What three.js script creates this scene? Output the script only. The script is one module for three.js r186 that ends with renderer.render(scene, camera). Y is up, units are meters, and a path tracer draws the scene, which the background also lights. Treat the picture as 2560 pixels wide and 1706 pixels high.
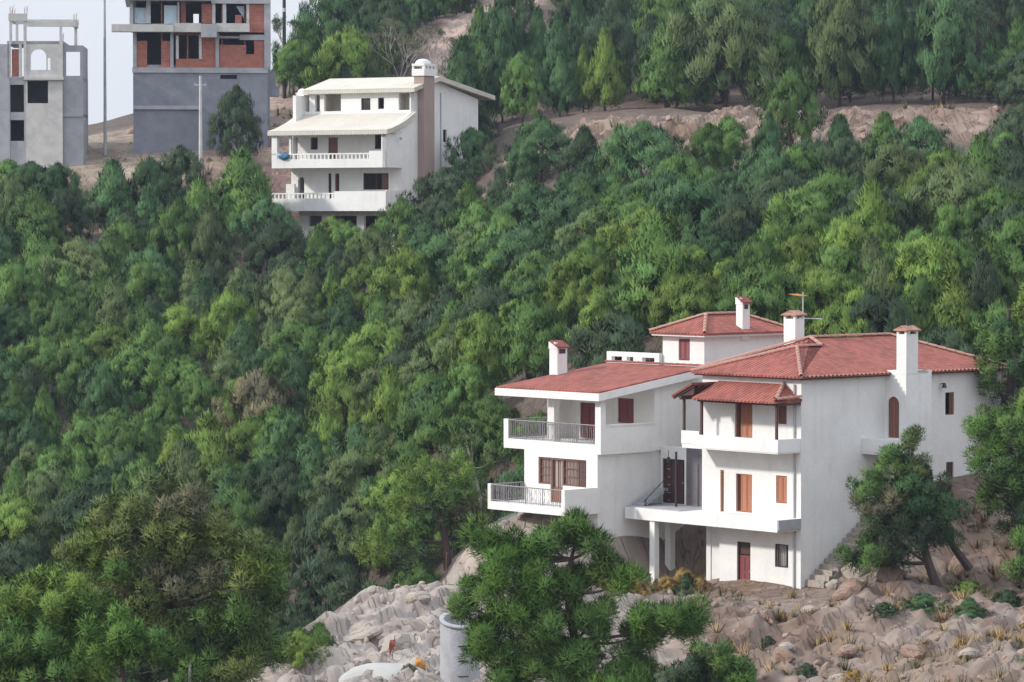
import * as THREE from 'three';
import { mergeGeometries } from 'three/addons/utils/BufferGeometryUtils.js';

// ------------------------------------------------------------------ camera, sky, sun, exposure
const scene = new THREE.Scene();
const camera = new THREE.PerspectiveCamera(11.46, 1024 / 682, 0.5, 3000);
camera.position.set(0, 40, 0);
camera.rotation.x = -Math.atan(313 / 8500);
const renderer = new THREE.WebGLRenderer({ antialias: true });
renderer.toneMapping = THREE.LinearToneMapping;
renderer.toneMappingExposure = 1.42;
renderer.shadowMap.enabled = true;

function makeSky() {                                   // bright veiled sky, nearly twice as bright overhead as at the horizon
  const w = 256, h = 128, d = new Float32Array(w * h * 4);
  for (let j = 0; j < h; j++) for (let i = 0; i < w; i++) {
    const el = (j + 0.5) / h * Math.PI - Math.PI / 2, e = Math.max(0, Math.sin(el)), o = (j * w + i) * 4, m = 1;
    d[o] = 0.56 + 0.48 * e; d[o + 1] = 0.585 + 0.55 * e; d[o + 2] = 0.62 + 0.68 * e; d[o + 3] = 1;
    if (el < 0) { const g = Math.min(1, -el * 6); d[o] -= (d[o] - 0.30) * g; d[o + 1] -= (d[o + 1] - 0.31) * g; d[o + 2] -= (d[o + 2] - 0.31) * g; }
  }
  const t = new THREE.DataTexture(d, w, h, THREE.RGBAFormat, THREE.FloatType);
  t.mapping = THREE.EquirectangularReflectionMapping; t.magFilter = THREE.LinearFilter; t.minFilter = THREE.LinearFilter; t.needsUpdate = true;
  return t;
}
const skyTex = makeSky();
scene.background = skyTex; scene.environment = skyTex;
const sun = new THREE.DirectionalLight(new THREE.Color(1.0, 0.95, 0.87), 2.4);
const SUN = new THREE.Vector3(-0.85, 0.50, 0.20).normalize();
sun.position.copy(SUN).multiplyScalar(260).add(new THREE.Vector3(0, 30, -170));
sun.target.position.set(0, 30, -170);
sun.castShadow = true; sun.shadow.radius = 8; sun.shadow.mapSize.set(4096, 4096);
Object.assign(sun.shadow.camera, { left: -130, right: 130, top: 130, bottom: -130, near: 1, far: 600 });
scene.add(sun, sun.target);
scene.fog = new THREE.FogExp2(new THREE.Color(0.62, 0.74, 0.95), 0.00015);

// ------------------------------------------------------------------ helpers
function rngOf(seed) { let a = seed >>> 0; return () => { a = (a + 0x6D2B79F5) | 0; let t = Math.imul(a ^ (a >>> 15), 1 | a); t = (t + Math.imul(t ^ (t >>> 7), 61 | t)) ^ t; return ((t ^ (t >>> 14)) >>> 0) / 4294967296; }; }
const sstep = (a, b, x) => { const t = Math.min(1, Math.max(0, (x - a) / (b - a))); return t * t * (3 - 2 * t); };
const lerp = (a, b, t) => a + (b - a) * t;
const hash = (x, y, s) => { let h = Math.imul(x, 374761393) + Math.imul(y, 668265263) + Math.imul(s, 974634541) | 0; h = Math.imul(h ^ (h >>> 13), 1274126177); return ((h ^ (h >>> 16)) >>> 0) / 4294967296; };
function vnoise(x, y, s, per = 0) {
  const xi = Math.floor(x), yi = Math.floor(y), fx = x - xi, fy = y - yi, u = fx * fx * (3 - 2 * fx), v = fy * fy * (3 - 2 * fy);
  const m = per ? n => ((n % per) + per) % per : n => n;
  const a = hash(m(xi), m(yi), s), b = hash(m(xi + 1), m(yi), s), c = hash(m(xi), m(yi + 1), s), d = hash(m(xi + 1), m(yi + 1), s);
  return lerp(lerp(a, b, u), lerp(c, d, u), v);
}
function fbm(x, y, s, oct = 4, per = 0) { let f = 0, a = 0.5, n = 0; for (let i = 0; i < oct; i++) { f += a * vnoise(x, y, s + i, per); n += a; a *= 0.5; x *= 2; y *= 2; per *= 2; } return f / n; }
function ridged(x, y, s, oct = 4) { let f = 0, a = 0.5, n = 0; for (let i = 0; i < oct; i++) { f += a * (1 - Math.abs(2 * vnoise(x, y, s + i) - 1)); n += a; a *= 0.5; x *= 2.03; y *= 2.03; } return f / n; }
function cells(x, y, s, per = 0) {                        // nearest-two cell distances and the id of the nearest
  const xi = Math.floor(x), yi = Math.floor(y), m = per ? n => ((n % per) + per) % per : n => n; let d1 = 9, d2 = 9, id = 0;
  for (let j = -1; j < 2; j++) for (let i = -1; i < 2; i++) {
    const cx = xi + i, cy = yi + j, px = cx + hash(m(cx), m(cy), s), py = cy + hash(m(cx), m(cy), s + 7), d = Math.hypot(px - x, py - y);
    if (d < d1) { d2 = d1; d1 = d; id = hash(m(cx), m(cy), s + 11); } else if (d < d2) d2 = d;
  }
  return [d1, d2, id];
}
function tex(n, fn, srgb, rep = 1) {                      // fn(u, v) in 0..1 -> [r, g, b] or a number
  const d = new Uint8Array(n * n * 4);
  for (let j = 0; j < n; j++) for (let i = 0; i < n; i++) {
    const c = fn(i / n, j / n), o = (j * n + i) * 4, q = typeof c === 'number' ? [c, c, c] : c;
    for (let k = 0; k < 3; k++) d[o + k] = Math.max(0, Math.min(255, q[k] * 255)); d[o + 3] = 255;
  }
  const t = new THREE.DataTexture(d, n, n); t.wrapS = t.wrapT = THREE.RepeatWrapping; t.magFilter = THREE.LinearFilter; t.minFilter = THREE.LinearMipmapLinearFilter;
  if (srgb) t.colorSpace = THREE.SRGBColorSpace; t.repeat.set(rep, rep); t.needsUpdate = true; return t;
}
const lin = (r, g, b) => new THREE.Color().setRGB(r, g, b);
function mat(c, o = {}) { const { rough = 0.85, ...rest } = o; return new THREE.MeshStandardMaterial({ color: lin(...c), roughness: rough, ...rest }); }
// textures: grain, blotches and wear of real materials (uv in metres, so repeat = 1 / size)
const plasterMap = tex(512, (u, v) => { const a = fbm(u * 6, v * 6, 3, 5, 6), b = fbm(u * 40, v * 40, 9, 2, 40), s = fbm(u * 24, v * 2, 21, 3, 2 * 12); const st = fbm(u * 20, v * 1.0, 23, 4, 20), k = 0.90 + 0.16 * (a - 0.3) + 0.06 * (b - 0.5) - 0.2 * Math.max(0, s - 0.58) - 0.15 * Math.max(0, st - 0.6); return [k, k * 0.995, k * 0.985]; }, false, 1 / 5);
const plasterBump = tex(256, (u, v) => fbm(u * 32, v * 32, 5, 4, 32), false, 1 / 2);
const cementMap = tex(512, (u, v) => { const a = fbm(u * 8, v * 8, 31, 5, 8), b = fbm(u * 64, v * 64, 33, 2, 64); const k = 0.72 + 0.36 * a + 0.12 * (b - 0.5); return [k, k, k * 1.01]; }, false, 1 / 4);
const tileMap = tex(512, (u, v) => {                    // tile to tile differences in fired clay, three tiles to 0.6 m
  const cx = Math.floor(u * 24), cy = Math.floor(v * 18), t = hash(cx, cy, 5), n = fbm(u * 20, v * 20, 8, 4, 20), b = fbm(u * 4, v * 4, 15, 3, 4), k = 0.70 + 0.34 * t + 0.4 * (n - 0.5) + 0.35 * (b - 0.5);
  return [k, k * (0.92 + 0.12 * hash(cx, cy, 6)), k * (0.9 + 0.12 * n)];
}, false, 1 / 4.8);
const tileBump = tex(512, (u, v) => { const s = Math.abs(Math.sin(u * 24 * Math.PI)), f = (v * 18) % 1; return 0.75 * s + 0.25 * (1 - f); }, false, 1 / 4.8);
const brickMap = tex(512, (u, v) => {                    // hollow clay blocks 0.33 x 0.2 m with mortar
  const r = Math.floor(v * 12), uu = u * 8 + (r % 2) * 0.5, c = Math.floor(uu), fu = uu - c, fv = v * 12 - r, m = fu < 0.05 || fv < 0.09, t = hash(c % 8, r, 3), n = fbm(u * 16, v * 16, 4, 4, 16);
  const k = 0.75 + 0.4 * t * 0.6 + 0.25 * (n - 0.5); return m ? [0.8, 0.95, 1.0] : [k, k * 0.86, k * 0.82];
}, false, 1 / 2.6);
const brickBump = tex(256, (u, v) => { const r = Math.floor(v * 12), uu = u * 8 + (r % 2) * 0.5, fu = uu % 1, fv = (v * 12) % 1; return fu < 0.06 || fv < 0.1 ? 0 : 1; }, false, 1 / 2.6);
const woodMap = tex(256, (u, v) => { const g = fbm(u * 40, v * 4, 12, 4, 4 * 10), k = 0.7 + 0.5 * g; return [k, k * 0.97, k * 0.94]; }, false, 1);
const rockMap = tex(1024, (u, v) => {                    // bedded limestone: fine seams, mottling, a few open joints
  const f = (x, y) => fbm(x * 12, y * 12, 41, 6, 12), a = f(u, v), w = fbm(u * 20, v * 20, 47, 3, 20), w1 = fbm(u * 6, v * 6, 51, 3, 6), w2 = fbm(u * 6, v * 6, 52, 3, 6), j = Math.abs(2 * fbm(u * 12 + 0.6 * w1, v * 18 + 0.6 * w2, 48, 4, 6) - 1), joint = sstep(0.0, 0.07, j), g = fbm(u * 90, v * 90, 49, 2, 90);
  const k = (0.62 + 0.5 * a + 0.18 * (g - 0.5)) * (0.62 + 0.38 * joint); return [k * (1 + 0.10 * (w - 0.5)), k * 0.98, k * (0.96 - 0.12 * (w - 0.5))];
}, false, 1 / 7);
const rockBump = tex(1024, (u, v) => { const w1 = fbm(u * 6, v * 6, 51, 3, 6), w2 = fbm(u * 6, v * 6, 52, 3, 6), j = Math.abs(2 * fbm(u * 12 + 0.6 * w1, v * 18 + 0.6 * w2, 48, 4, 6) - 1); return 0.4 * sstep(0, 0.12, j) + 0.6 * fbm(u * 16, v * 16, 44, 6, 16); }, false, 1 / 7);
const barkMap = tex(256, (u, v) => { const g = fbm(u * 24, v * 6, 61, 4, 6), k = 0.55 + 0.9 * g; return [k, k * 0.95, k * 0.92]; }, false, 1);
const M = {
  white: mat([0.80, 0.79, 0.775], { map: plasterMap, bumpMap: plasterBump, bumpScale: 0.006 }),
  cream: mat([0.60, 0.56, 0.49], { map: plasterMap, bumpMap: tileBump, bumpScale: 0.03 }),
  tile: mat([0.38, 0.112, 0.083], { map: tileMap, bumpMap: tileBump, bumpScale: 0.11 }),
  tileDark: mat([0.22, 0.06, 0.045], { map: tileMap }),
  ridge: mat([0.42, 0.22, 0.17], { map: tileMap }),
  brownRender: mat([0.36, 0.27, 0.24], { map: plasterMap, bumpMap: plasterBump, bumpScale: 0.01 }),
  concrete: mat([0.40, 0.40, 0.42], { map: cementMap, bumpMap: plasterBump, bumpScale: 0.01 }),
  darkConcrete: mat([0.24, 0.25, 0.29], { map: cementMap, bumpMap: plasterBump, bumpScale: 0.015 }),
  paleConcrete: mat([0.58, 0.56, 0.53], { map: cementMap, bumpMap: plasterBump, bumpScale: 0.008 }),
  brick: mat([0.42, 0.17, 0.125], { map: brickMap, bumpMap: brickBump, bumpScale: 0.012 }),
  orangeWood: mat([0.40, 0.15, 0.075], { map: woodMap, rough: 0.6 }),
  redDoor: mat([0.21, 0.05, 0.055], { map: woodMap, rough: 0.6 }),
  darkWood: mat([0.075, 0.032, 0.028], { map: woodMap, rough: 0.7 }),
  brownWood: mat([0.19, 0.085, 0.055], { map: woodMap, rough: 0.7 }),
  iron: mat([0.05, 0.045, 0.05], { rough: 0.5, metalness: 0.4 }),
  greyIron: mat([0.26, 0.24, 0.25], { rough: 0.5, metalness: 0.2 }),
  pipe: mat([0.42, 0.43, 0.45], { rough: 0.5 }),
  glass: new THREE.MeshPhysicalMaterial({ color: lin(0.9, 0.92, 0.92), roughness: 0.04, transmission: 1, thickness: 0, ior: 1.5 }),
  curtain: mat([0.62, 0.5, 0.48], { rough: 0.95 }),
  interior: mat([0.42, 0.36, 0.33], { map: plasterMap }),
  boardBlue: mat([0.52, 0.64, 0.70], { map: cementMap }),
  stoneClad: mat([0.17, 0.145, 0.165], { map: cementMap, bumpMap: rockBump, bumpScale: 0.03 }),
  rock: mat([0.38, 0.33, 0.29], { map: rockMap, bumpMap: rockBump, bumpScale: 0.05 }),
  redRock: mat([0.29, 0.195, 0.15], { map: rockMap, bumpMap: rockBump, bumpScale: 0.05 }),
  bark: mat([0.085, 0.062, 0.058], { map: barkMap, rough: 0.95 }),
  greyBark: mat([0.36, 0.33, 0.31], { map: barkMap, rough: 0.95 }),
  blue: mat([0.04, 0.17, 0.32], { rough: 0.5 }), redPlastic: mat([0.36, 0.09, 0.06], { rough: 0.5 }), orange: mat([0.50, 0.23, 0.05], { rough: 0.7 }),
  tarp: mat([0.44, 0.43, 0.41], { rough: 0.7, map: plasterMap }), metal: mat([0.4, 0.4, 0.4], { rough: 0.4, metalness: 0.7 }),
};
const used = {};
function numbered(n) { const k = used[n] = (used[n] ?? -1) + 1; return k ? `${n}_${String(k).padStart(3, '0')}` : n; }
function shade(o) { o.traverse(m => { if (m.isMesh) { m.castShadow = true; m.receiveShadow = true; } }); return o; }
function tag(o, label, category, group, kind) { if (label) o.userData.label = label; if (category) o.userData.category = category; if (group) o.userData.group = group; if (kind) o.userData.kind = kind; return o; }
function thing(name, label, category, [x, y, z] = [0, 0, 0], turn = 0, group) { const o = new THREE.Group(); o.name = numbered(name); o.position.set(x, y, z); o.rotation.y = turn; scene.add(o); return tag(o, label, category, group); }
function uvBox(g) {                                      // uv in metres by the way each face looks
  g = g.index ? g.toNonIndexed() : g; const p = g.attributes.position, uv = new Float32Array(p.count * 2); let a = new THREE.Vector3(), b = new THREE.Vector3(), c = new THREE.Vector3();
  for (let i = 0; i < p.count; i += 3) {
    a.fromBufferAttribute(p, i); b.fromBufferAttribute(p, i + 1); c.fromBufferAttribute(p, i + 2);
    const n = b.clone().sub(a).cross(c.clone().sub(a)), x = Math.abs(n.x), y = Math.abs(n.y), z = Math.abs(n.z);
    for (let k = 0; k < 3; k++) { const q = [a, b, c][k]; let u, v; if (y > x && y > z) { u = q.x; v = q.z; } else if (x > z) { u = q.z; v = q.y; } else { u = q.x; v = q.y; } uv[(i + k) * 2] = u; uv[(i + k) * 2 + 1] = v; }
  }
  g.setAttribute('uv', new THREE.BufferAttribute(uv, 2)); for (const k of Object.keys(g.attributes)) if (!['position', 'normal', 'uv'].includes(k)) g.deleteAttribute(k);
  return g;
}
function part(name, geos, m, parent, keepUv) {
  const list = (Array.isArray(geos) ? geos : [geos]).map(g => keepUv ? (g.index ? g.toNonIndexed() : g) : uvBox(g));
  const o = new THREE.Mesh(list.length > 1 ? mergeGeometries(list) : list[0], m); o.name = name; o.castShadow = o.receiveShadow = true; parent.add(o); return o;
}
const bx = (x0, x1, y0, y1, z0, z1) => { const g = new THREE.BoxGeometry(Math.abs(x1 - x0), Math.abs(y1 - y0), Math.abs(z1 - z0)); g.translate((x0 + x1) / 2, (y0 + y1) / 2, (z0 + z1) / 2); return g; };
function shapeOf(pts, holes) { const s = new THREE.Shape(pts.map(p => new THREE.Vector2(...p))); for (const h of holes) { const q = new THREE.Path(h.map(p => new THREE.Vector2(...p))); s.holes.push(q); } return s; }
const rectPts = ([a, b, c, d]) => [[a, c], [b, c], [b, d], [a, d]];
const archPts = ([a, b, c, d]) => { const r = (b - a) / 2, o = [[a, c], [b, c]]; for (let i = 0; i <= 10; i++) { const t = i / 10 * Math.PI; o.push([a + r + r * Math.cos(t), d - r + r * Math.sin(t)]); } return o; };
function wallZ(pts, holes, z, t = 0.25) { const g = new THREE.ExtrudeGeometry(shapeOf(pts, holes), { depth: t, bevelEnabled: false }); g.translate(0, 0, z - t); return g; }          // front face looks to +z
function wallX(pts, holes, x, t = 0.25) {                                                                                                                                         // pts are [z, y]; front face looks to +x
  const f = q => q.map(([z, y]) => [-z, y]); const g = new THREE.ExtrudeGeometry(shapeOf(f(pts), holes.map(f)), { depth: t, bevelEnabled: false }); g.rotateY(Math.PI / 2); g.translate(x - t, 0, 0); return g;
}
function poly(...pts) {                                    // flat polygon, points in order
  const g = new THREE.BufferGeometry(), v = []; for (let i = 1; i < pts.length - 1; i++) v.push(...pts[0], ...pts[i], ...pts[i + 1]);
  g.setAttribute('position', new THREE.Float32BufferAttribute(v, 3)); g.computeVertexNormals(); return g;
}
function slabPoly(pts, t) {                                // a polygon with thickness t downwards (roof planes)
  const lo = pts.map(([x, y, z]) => [x, y - t, z]), g = [poly(...pts), poly(...lo.slice().reverse())];
  for (let i = 0; i < pts.length; i++) { const j = (i + 1) % pts.length; g.push(poly(pts[i], lo[i], lo[j], pts[j])); }
  return mergeGeometries(g);
}
function tileUv(g, a, b) {                                 // uv along the eave a->b and up the slope
  g = g.index ? g.toNonIndexed() : g; const e = new THREE.Vector3(b[0] - a[0], b[1] - a[1], b[2] - a[2]).normalize(), p = g.attributes.position, q = new THREE.Vector3(), uv = [];
  for (let i = 0; i < p.count; i++) { q.fromBufferAttribute(p, i).sub(new THREE.Vector3(...a)); const u = q.dot(e); uv.push(u, q.addScaledVector(e, -u).length()); }
  g.setAttribute('uv', new THREE.Float32BufferAttribute(uv, 2)); return g;
}
function bar(a, b, r, seg = 6, r2 = r) { const A = new THREE.Vector3(...a), B = new THREE.Vector3(...b), d = B.clone().sub(A), g = new THREE.CylinderGeometry(r2, r, d.length(), seg, 1); g.translate(0, d.length() / 2, 0); g.applyQuaternion(new THREE.Quaternion().setFromUnitVectors(new THREE.Vector3(0, 1, 0), d.normalize())); g.translate(...a); return g; }
const R3 = new THREE.CylinderGeometry(0.075, 0.095, 0.43, 8, 1, true, 0, Math.PI); R3.rotateY(-Math.PI / 2); // half-round ridge tile along y, bulging to +z
function ridgeTiles(a, b, parent, m = M.ridge) {
  const A = new THREE.Vector3(...a), B = new THREE.Vector3(...b), d = B.clone().sub(A), n = Math.max(1, Math.round(d.length() / 0.4)), y = d.clone().normalize(), x = new THREE.Vector3().crossVectors(y, new THREE.Vector3(0, 1, 0)).normalize(), z = new THREE.Vector3().crossVectors(x, y);
  if (z.y < 0) { z.negate(); x.negate(); }
  const basis = new THREE.Matrix4().makeBasis(x, y, z);
  for (let i = 0; i < n; i++) { const o = new THREE.Mesh(ridgeGeo, m); o.name = 'ridge_tile'; o.quaternion.setFromRotationMatrix(basis); o.position.copy(A).addScaledVector(d, (i + 0.5) / n).addScaledVector(z, 0.0); o.castShadow = o.receiveShadow = true; parent.add(o); }
}
const ridgeGeo = uvBox(R3);
// openings: each is built flat facing +z with its lower left corner at the origin, then set in its wall
function setIn(o, parent, face, u, y, plane) { if (face === 'z') o.position.set(u, y, plane); else { o.position.set(plane, y, u); o.rotation.y = Math.PI / 2; } parent.add(o); return o; }
function opening(name) { const g = new THREE.Group(); g.name = name; return g; }
const frameGeo = (w, h, t, z0, z1) => [bx(0, t, 0, h, z0, z1), bx(w - t, w, 0, h, z0, z1), bx(t, w - t, h - t, h, z0, z1), bx(t, w - t, 0, t, z0, z1)];
function leafGeo(x0, x1, y0, y1, z, slats) { const t = 0.05, g = [bx(x0, x0 + t, y0, y1, z, z + 0.045), bx(x1 - t, x1, y0, y1, z, z + 0.045), bx(x0 + t, x1 - t, y0, y0 + t, z, z + 0.045), bx(x0 + t, x1 - t, y1 - t, y1, z, z + 0.045)];
  for (let i = 0; i < slats; i++) { const a = y0 + t + (y1 - y0 - 2 * t) * i / slats, b = y0 + t + (y1 - y0 - 2 * t) * (i + 1) / slats, s = bx(x0 + t - 0.004, x1 - t + 0.004, -(b - a) * 0.46, (b - a) * 0.46, -0.006, 0.006); s.rotateX(-0.22); s.translate(0, (a + b) / 2, z + 0.02); g.push(s); } return g; }
function shuttered(parent, face, u, y, plane, w, h, m, name = 'window', gap = 0) {          // closed louvred shutters; gap leaves a dark strip open on the left
  const o = opening(name); part('frame', frameGeo(w, h, 0.04, -0.16, -0.06), m, o);
  const mid = gap + (w - gap) / 2; part('shutter', leafGeo(gap + 0.03, mid, 0.03, h - 0.03, -0.07, Math.round(h * 11)), m, o); part('shutter', leafGeo(mid + 0.012, w - 0.03, 0.03, h - 0.03, -0.07, Math.round(h * 11)), m, o);
  return setIn(o, parent, face, u, y, plane);
}

// ------------------------------------------------------------------ terrain: a thin plate through surveyed points, with rock relief where it is bare
const SURVEY = [0.0, 38.40, 5.0, -40.0, 38.50, 0.0, 40.0, 38.50, 0.0, 0.0, 38.80, 60.0, -80.0, 38.00, 20.0, 80.0, 38.00, 20.0, -15.0, 32.50, -50.0, 0.0, 32.00, -50.0, 15.0, 32.00, -50.0, -40.0, 33.00, -50.0, 40.0, 32.00, -50.0, -11.5, 26.00, -95.0, -18.0, 26.50, -92.0, -5.0, 24.80, -97.0, 3.0, 24.90, -102.0, 9.0, 24.70, -102.0, 17.0, 24.50, -104.0, 30.0, 25.00, -105.0, -40.0, 26.00, -92.0, -5.0, 24.79, -112.0, -7.5, 25.03, -114.0, -2.6, 25.66, -124.0, -1.5, 26.12, -141.0, -5.0, 25.65, -128.0, 7.3, 23.62, -119.0, 14.3, 23.62, -119.0, 17.6, 24.42, -120.0, 6.2, 24.83, -126.0, 12.3, 25.01, -127.0, 16.4, 25.49, -132.0, 19.1, 25.93, -134.0, 23.7, 25.83, -132.0, 0.3, 25.15, -121.0, 10.5, 25.09, -133.2, 7.6, 24.89, -135.9, 5.6, 24.89, -138.4, 5.5, 26.54, -140.3, 4.7, 26.64, -139.6, 6.6, 25.29, -140.1, 8.2, 26.84, -141.0, 9.0, 26.74, -140.1, 3.3, 26.64, -138.5, 0.3, 26.44, -138.8, -1.3, 26.44, -141.4, 12.1, 25.24, -133.7, 13.2, 26.04, -134.5, 14.4, 27.04, -135.6, 17.0, 28.34, -136.8, 19.8, 28.54, -138.2, 22.8, 29.14, -140.8, 18.6, 29.34, -148.5, 8.7, 28.14, -150.4, 0.0, 26.74, -146.6, 14.3, 25.84, -132.3, 17.4, 26.14, -133.3, -9.5, 17.00, -135.0, -16.0, 16.50, -135.0, -28.0, 18.00, -135.0, -3.6, 21.00, -152.0, -12.0, 18.00, -155.0, -27.0, 19.00, -160.0, -15.0, 22.50, -112.0, -26.0, 22.00, -114.0, -60.0, 22.00, -130.0, -43.2, 22.77, -185.0, -49.0, 29.87, -210.0, -55.0, 37.23, -236.0, -58.2, 42.94, -250.0, -60.9, 46.00, -262.0, -63.3, 46.70, -272.0, -76.9, 38.00, -330.0, -33.4, 22.77, -185.0, -37.8, 29.87, -210.0, -42.5, 37.23, -236.0, -45.0, 42.94, -250.0, -47.1, 46.00, -262.0, -48.9, 46.70, -272.0, -59.4, 38.00, -330.0, -23.6, 22.77, -185.0, -26.7, 29.87, -210.0, -30.0, 37.23, -236.0, -31.7, 42.94, -250.0, -33.2, 46.00, -262.0, -34.5, 46.70, -272.0, -41.9, 38.00, -330.0, -14.3, 23.42, -178.0, -16.6, 31.23, -207.0, -18.9, 37.78, -236.0, -21.1, 42.63, -249.0, -24.8, 45.82, -261.0, -20.3, 46.46, -262.0, -19.2, 50.56, -277.0, -21.3, 50.79, -283.0, -5.4, 24.82, -163.0, -6.6, 31.53, -200.0, -9.0, 37.62, -238.0, -14.6, 37.61, -239.0, -8.3, 43.54, -251.0, -8.7, 47.46, -265.0, -15.8, 54.38, -292.0, -10.0, 57.16, -305.0, -11.3, 67.88, -345.0, 2.5, 34.56, -178.0, 3.0, 39.50, -212.0, 3.3, 43.16, -234.0, 2.6, 45.42, -243.0, 2.1, 47.04, -250.0, 3.8, 51.17, -272.0, 4.4, 59.75, -312.0, 4.9, 70.33, -350.0, 8.0, 34.09, -162.0, 9.7, 38.61, -197.0, 11.2, 43.72, -226.0, 11.6, 45.40, -236.0, 11.8, 46.76, -240.0, 12.4, 47.84, -252.0, 15.3, 59.62, -310.0, 13.8, 34.06, -163.0, 16.9, 39.53, -200.0, 19.0, 43.83, -225.0, 19.8, 45.49, -234.0, 20.2, 46.73, -239.0, 21.3, 47.98, -252.0, 26.0, 59.50, -308.0, 29.7, 72.56, -352.0, 23.0, 34.16, -160.0, 28.1, 39.54, -196.0, 31.8, 43.65, -222.0, 32.0, 45.61, -233.0, 33.1, 47.21, -241.0, 36.1, 48.43, -252.0, 44.1, 59.50, -308.0, 50.3, 72.56, -352.0, 32.4, 34.16, -160.0, 39.6, 39.54, -196.0, 47.3, 45.63, -234.0, 50.9, 48.43, -252.0, 70.9, 72.56, -352.0, -150.0, 40.00, -420.0, -60.0, 40.00, -500.0, -66.0, 40.00, -560.0, -100.0, 42.00, -560.0, -30.0, 45.00, -560.0, -35.0, 44.00, -360.0, -60.0, 42.00, -360.0, -28.0, 46.00, -330.0, -60.0, 42.00, -420.0, -14.0, 62.00, -400.0, 30.0, 88.00, -430.0, 120.0, 95.00, -450.0, -160.0, 33.00, -200.0, 160.0, 50.00, -220.0, 0.0, 85.00, -600.0, -150.0, 50.00, -600.0, 150.0, 95.00, -600.0, 170.0, 30.00, -120.0, -170.0, 28.00, -110.0];
const TPS = (() => {
  const n = SURVEY.length / 3, X = [], Y = [], H = []; for (let i = 0; i < n; i++) { X.push(SURVEY[i * 3] / 50); H.push(SURVEY[i * 3 + 1]); Y.push(SURVEY[i * 3 + 2] / 50); }
  const m = n + 3, A = [], phi = r2 => r2 > 1e-12 ? 0.5 * r2 * Math.log(r2) : 0;
  for (let i = 0; i < m; i++) { const r = new Float64Array(m + 1); if (i < n) { for (let j = 0; j < n; j++) r[j] = phi((X[i] - X[j]) ** 2 + (Y[i] - Y[j]) ** 2) + (i === j ? 2e-4 : 0); r[n] = 1; r[n + 1] = X[i]; r[n + 2] = Y[i]; r[m] = H[i]; } else for (let j = 0; j < n; j++) r[j] = i === n ? 1 : i === n + 1 ? X[j] : Y[j]; A.push(r); }
  for (let c = 0; c < m; c++) { let p = c; for (let r = c + 1; r < m; r++) if (Math.abs(A[r][c]) > Math.abs(A[p][c])) p = r; [A[c], A[p]] = [A[p], A[c]]; for (let r = c + 1; r < m; r++) { const f = A[r][c] / A[c][c]; if (f) for (let k = c; k <= m; k++) A[r][k] -= f * A[c][k]; } }
  const w = new Float64Array(m); for (let r = m - 1; r >= 0; r--) { let s = A[r][m]; for (let k = r + 1; k < m; k++) s -= A[r][k] * w[k]; w[r] = s / A[r][r]; }
  return (x, z) => { x /= 50; z /= 50; let s = w[n] + w[n + 1] * x + w[n + 2] * z; for (let i = 0; i < n; i++) s += w[i] * phi((X[i] - x) ** 2 + (Y[i] - z) ** 2); return s; };
})();
const VC = Math.cos(VTURN0()), VS = Math.sin(VTURN0()); function VTURN0() { return THREE.MathUtils.degToRad(-48); }
const toVilla = (x, z) => { const dx = x - 11.42, dz = z + 134; return [dx * VC - dz * VS, dx * VS + dz * VC]; };
function zones(x, z) {                                     // how bare the ground is, and of what: pale rock, red earth, road cut
  const wob = 3 * (fbm(x * 0.15, z * 0.15, 71, 3) - 0.5), d = -z;
  const edge = -1.5 - (141 + z) * 0.21, spur = sstep(edge - 2.2, edge - 0.6, x + wob * 0.3) * sstep(100, 106, d) * (1 - sstep(143, 149, d + wob));
  const red = spur * sstep(4, 9, x + wob) ;
  const cut = sstep(229.5, 232.5, d + wob * 0.6) * (1 - sstep(241, 245, d + wob)) * sstep(-6, -2, x) * (1 - sstep(34, 38, x));
  const bank = sstep(246, 250, d + wob) * (1 - sstep(268, 274, d)) * (1 - sstep(-15, -12, x + wob)) ;
  const pur = sstep(236, 241, d + wob) * (1 - sstep(258, 264, d)) * sstep(-25, -22, x) * (1 - sstep(-17, -14, x));
  const top = sstep(262, 272, d + wob) * (1 - sstep(322, 330, d)) * sstep(-7, -5, x + wob - (d - 285) * 0.12) * (1 - sstep(-1.5, 0.5, x + wob - (d - 285) * 0.12));
  const heap = Math.exp(-(((x + 18.3) / 2.6) ** 2 + ((d - 272) / 6) ** 2)), p1 = Math.exp(-(((x + 28.5) / 1.6) ** 2 + ((d - 235) / 8) ** 2)), p2 = Math.exp(-(((x + 16.6) / 1.2) ** 2 + ((d - 226) / 3) ** 2));
  return { spur, red, cut, bank, pur, top: Math.max(top, heap, p1, p2) };
}
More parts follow.
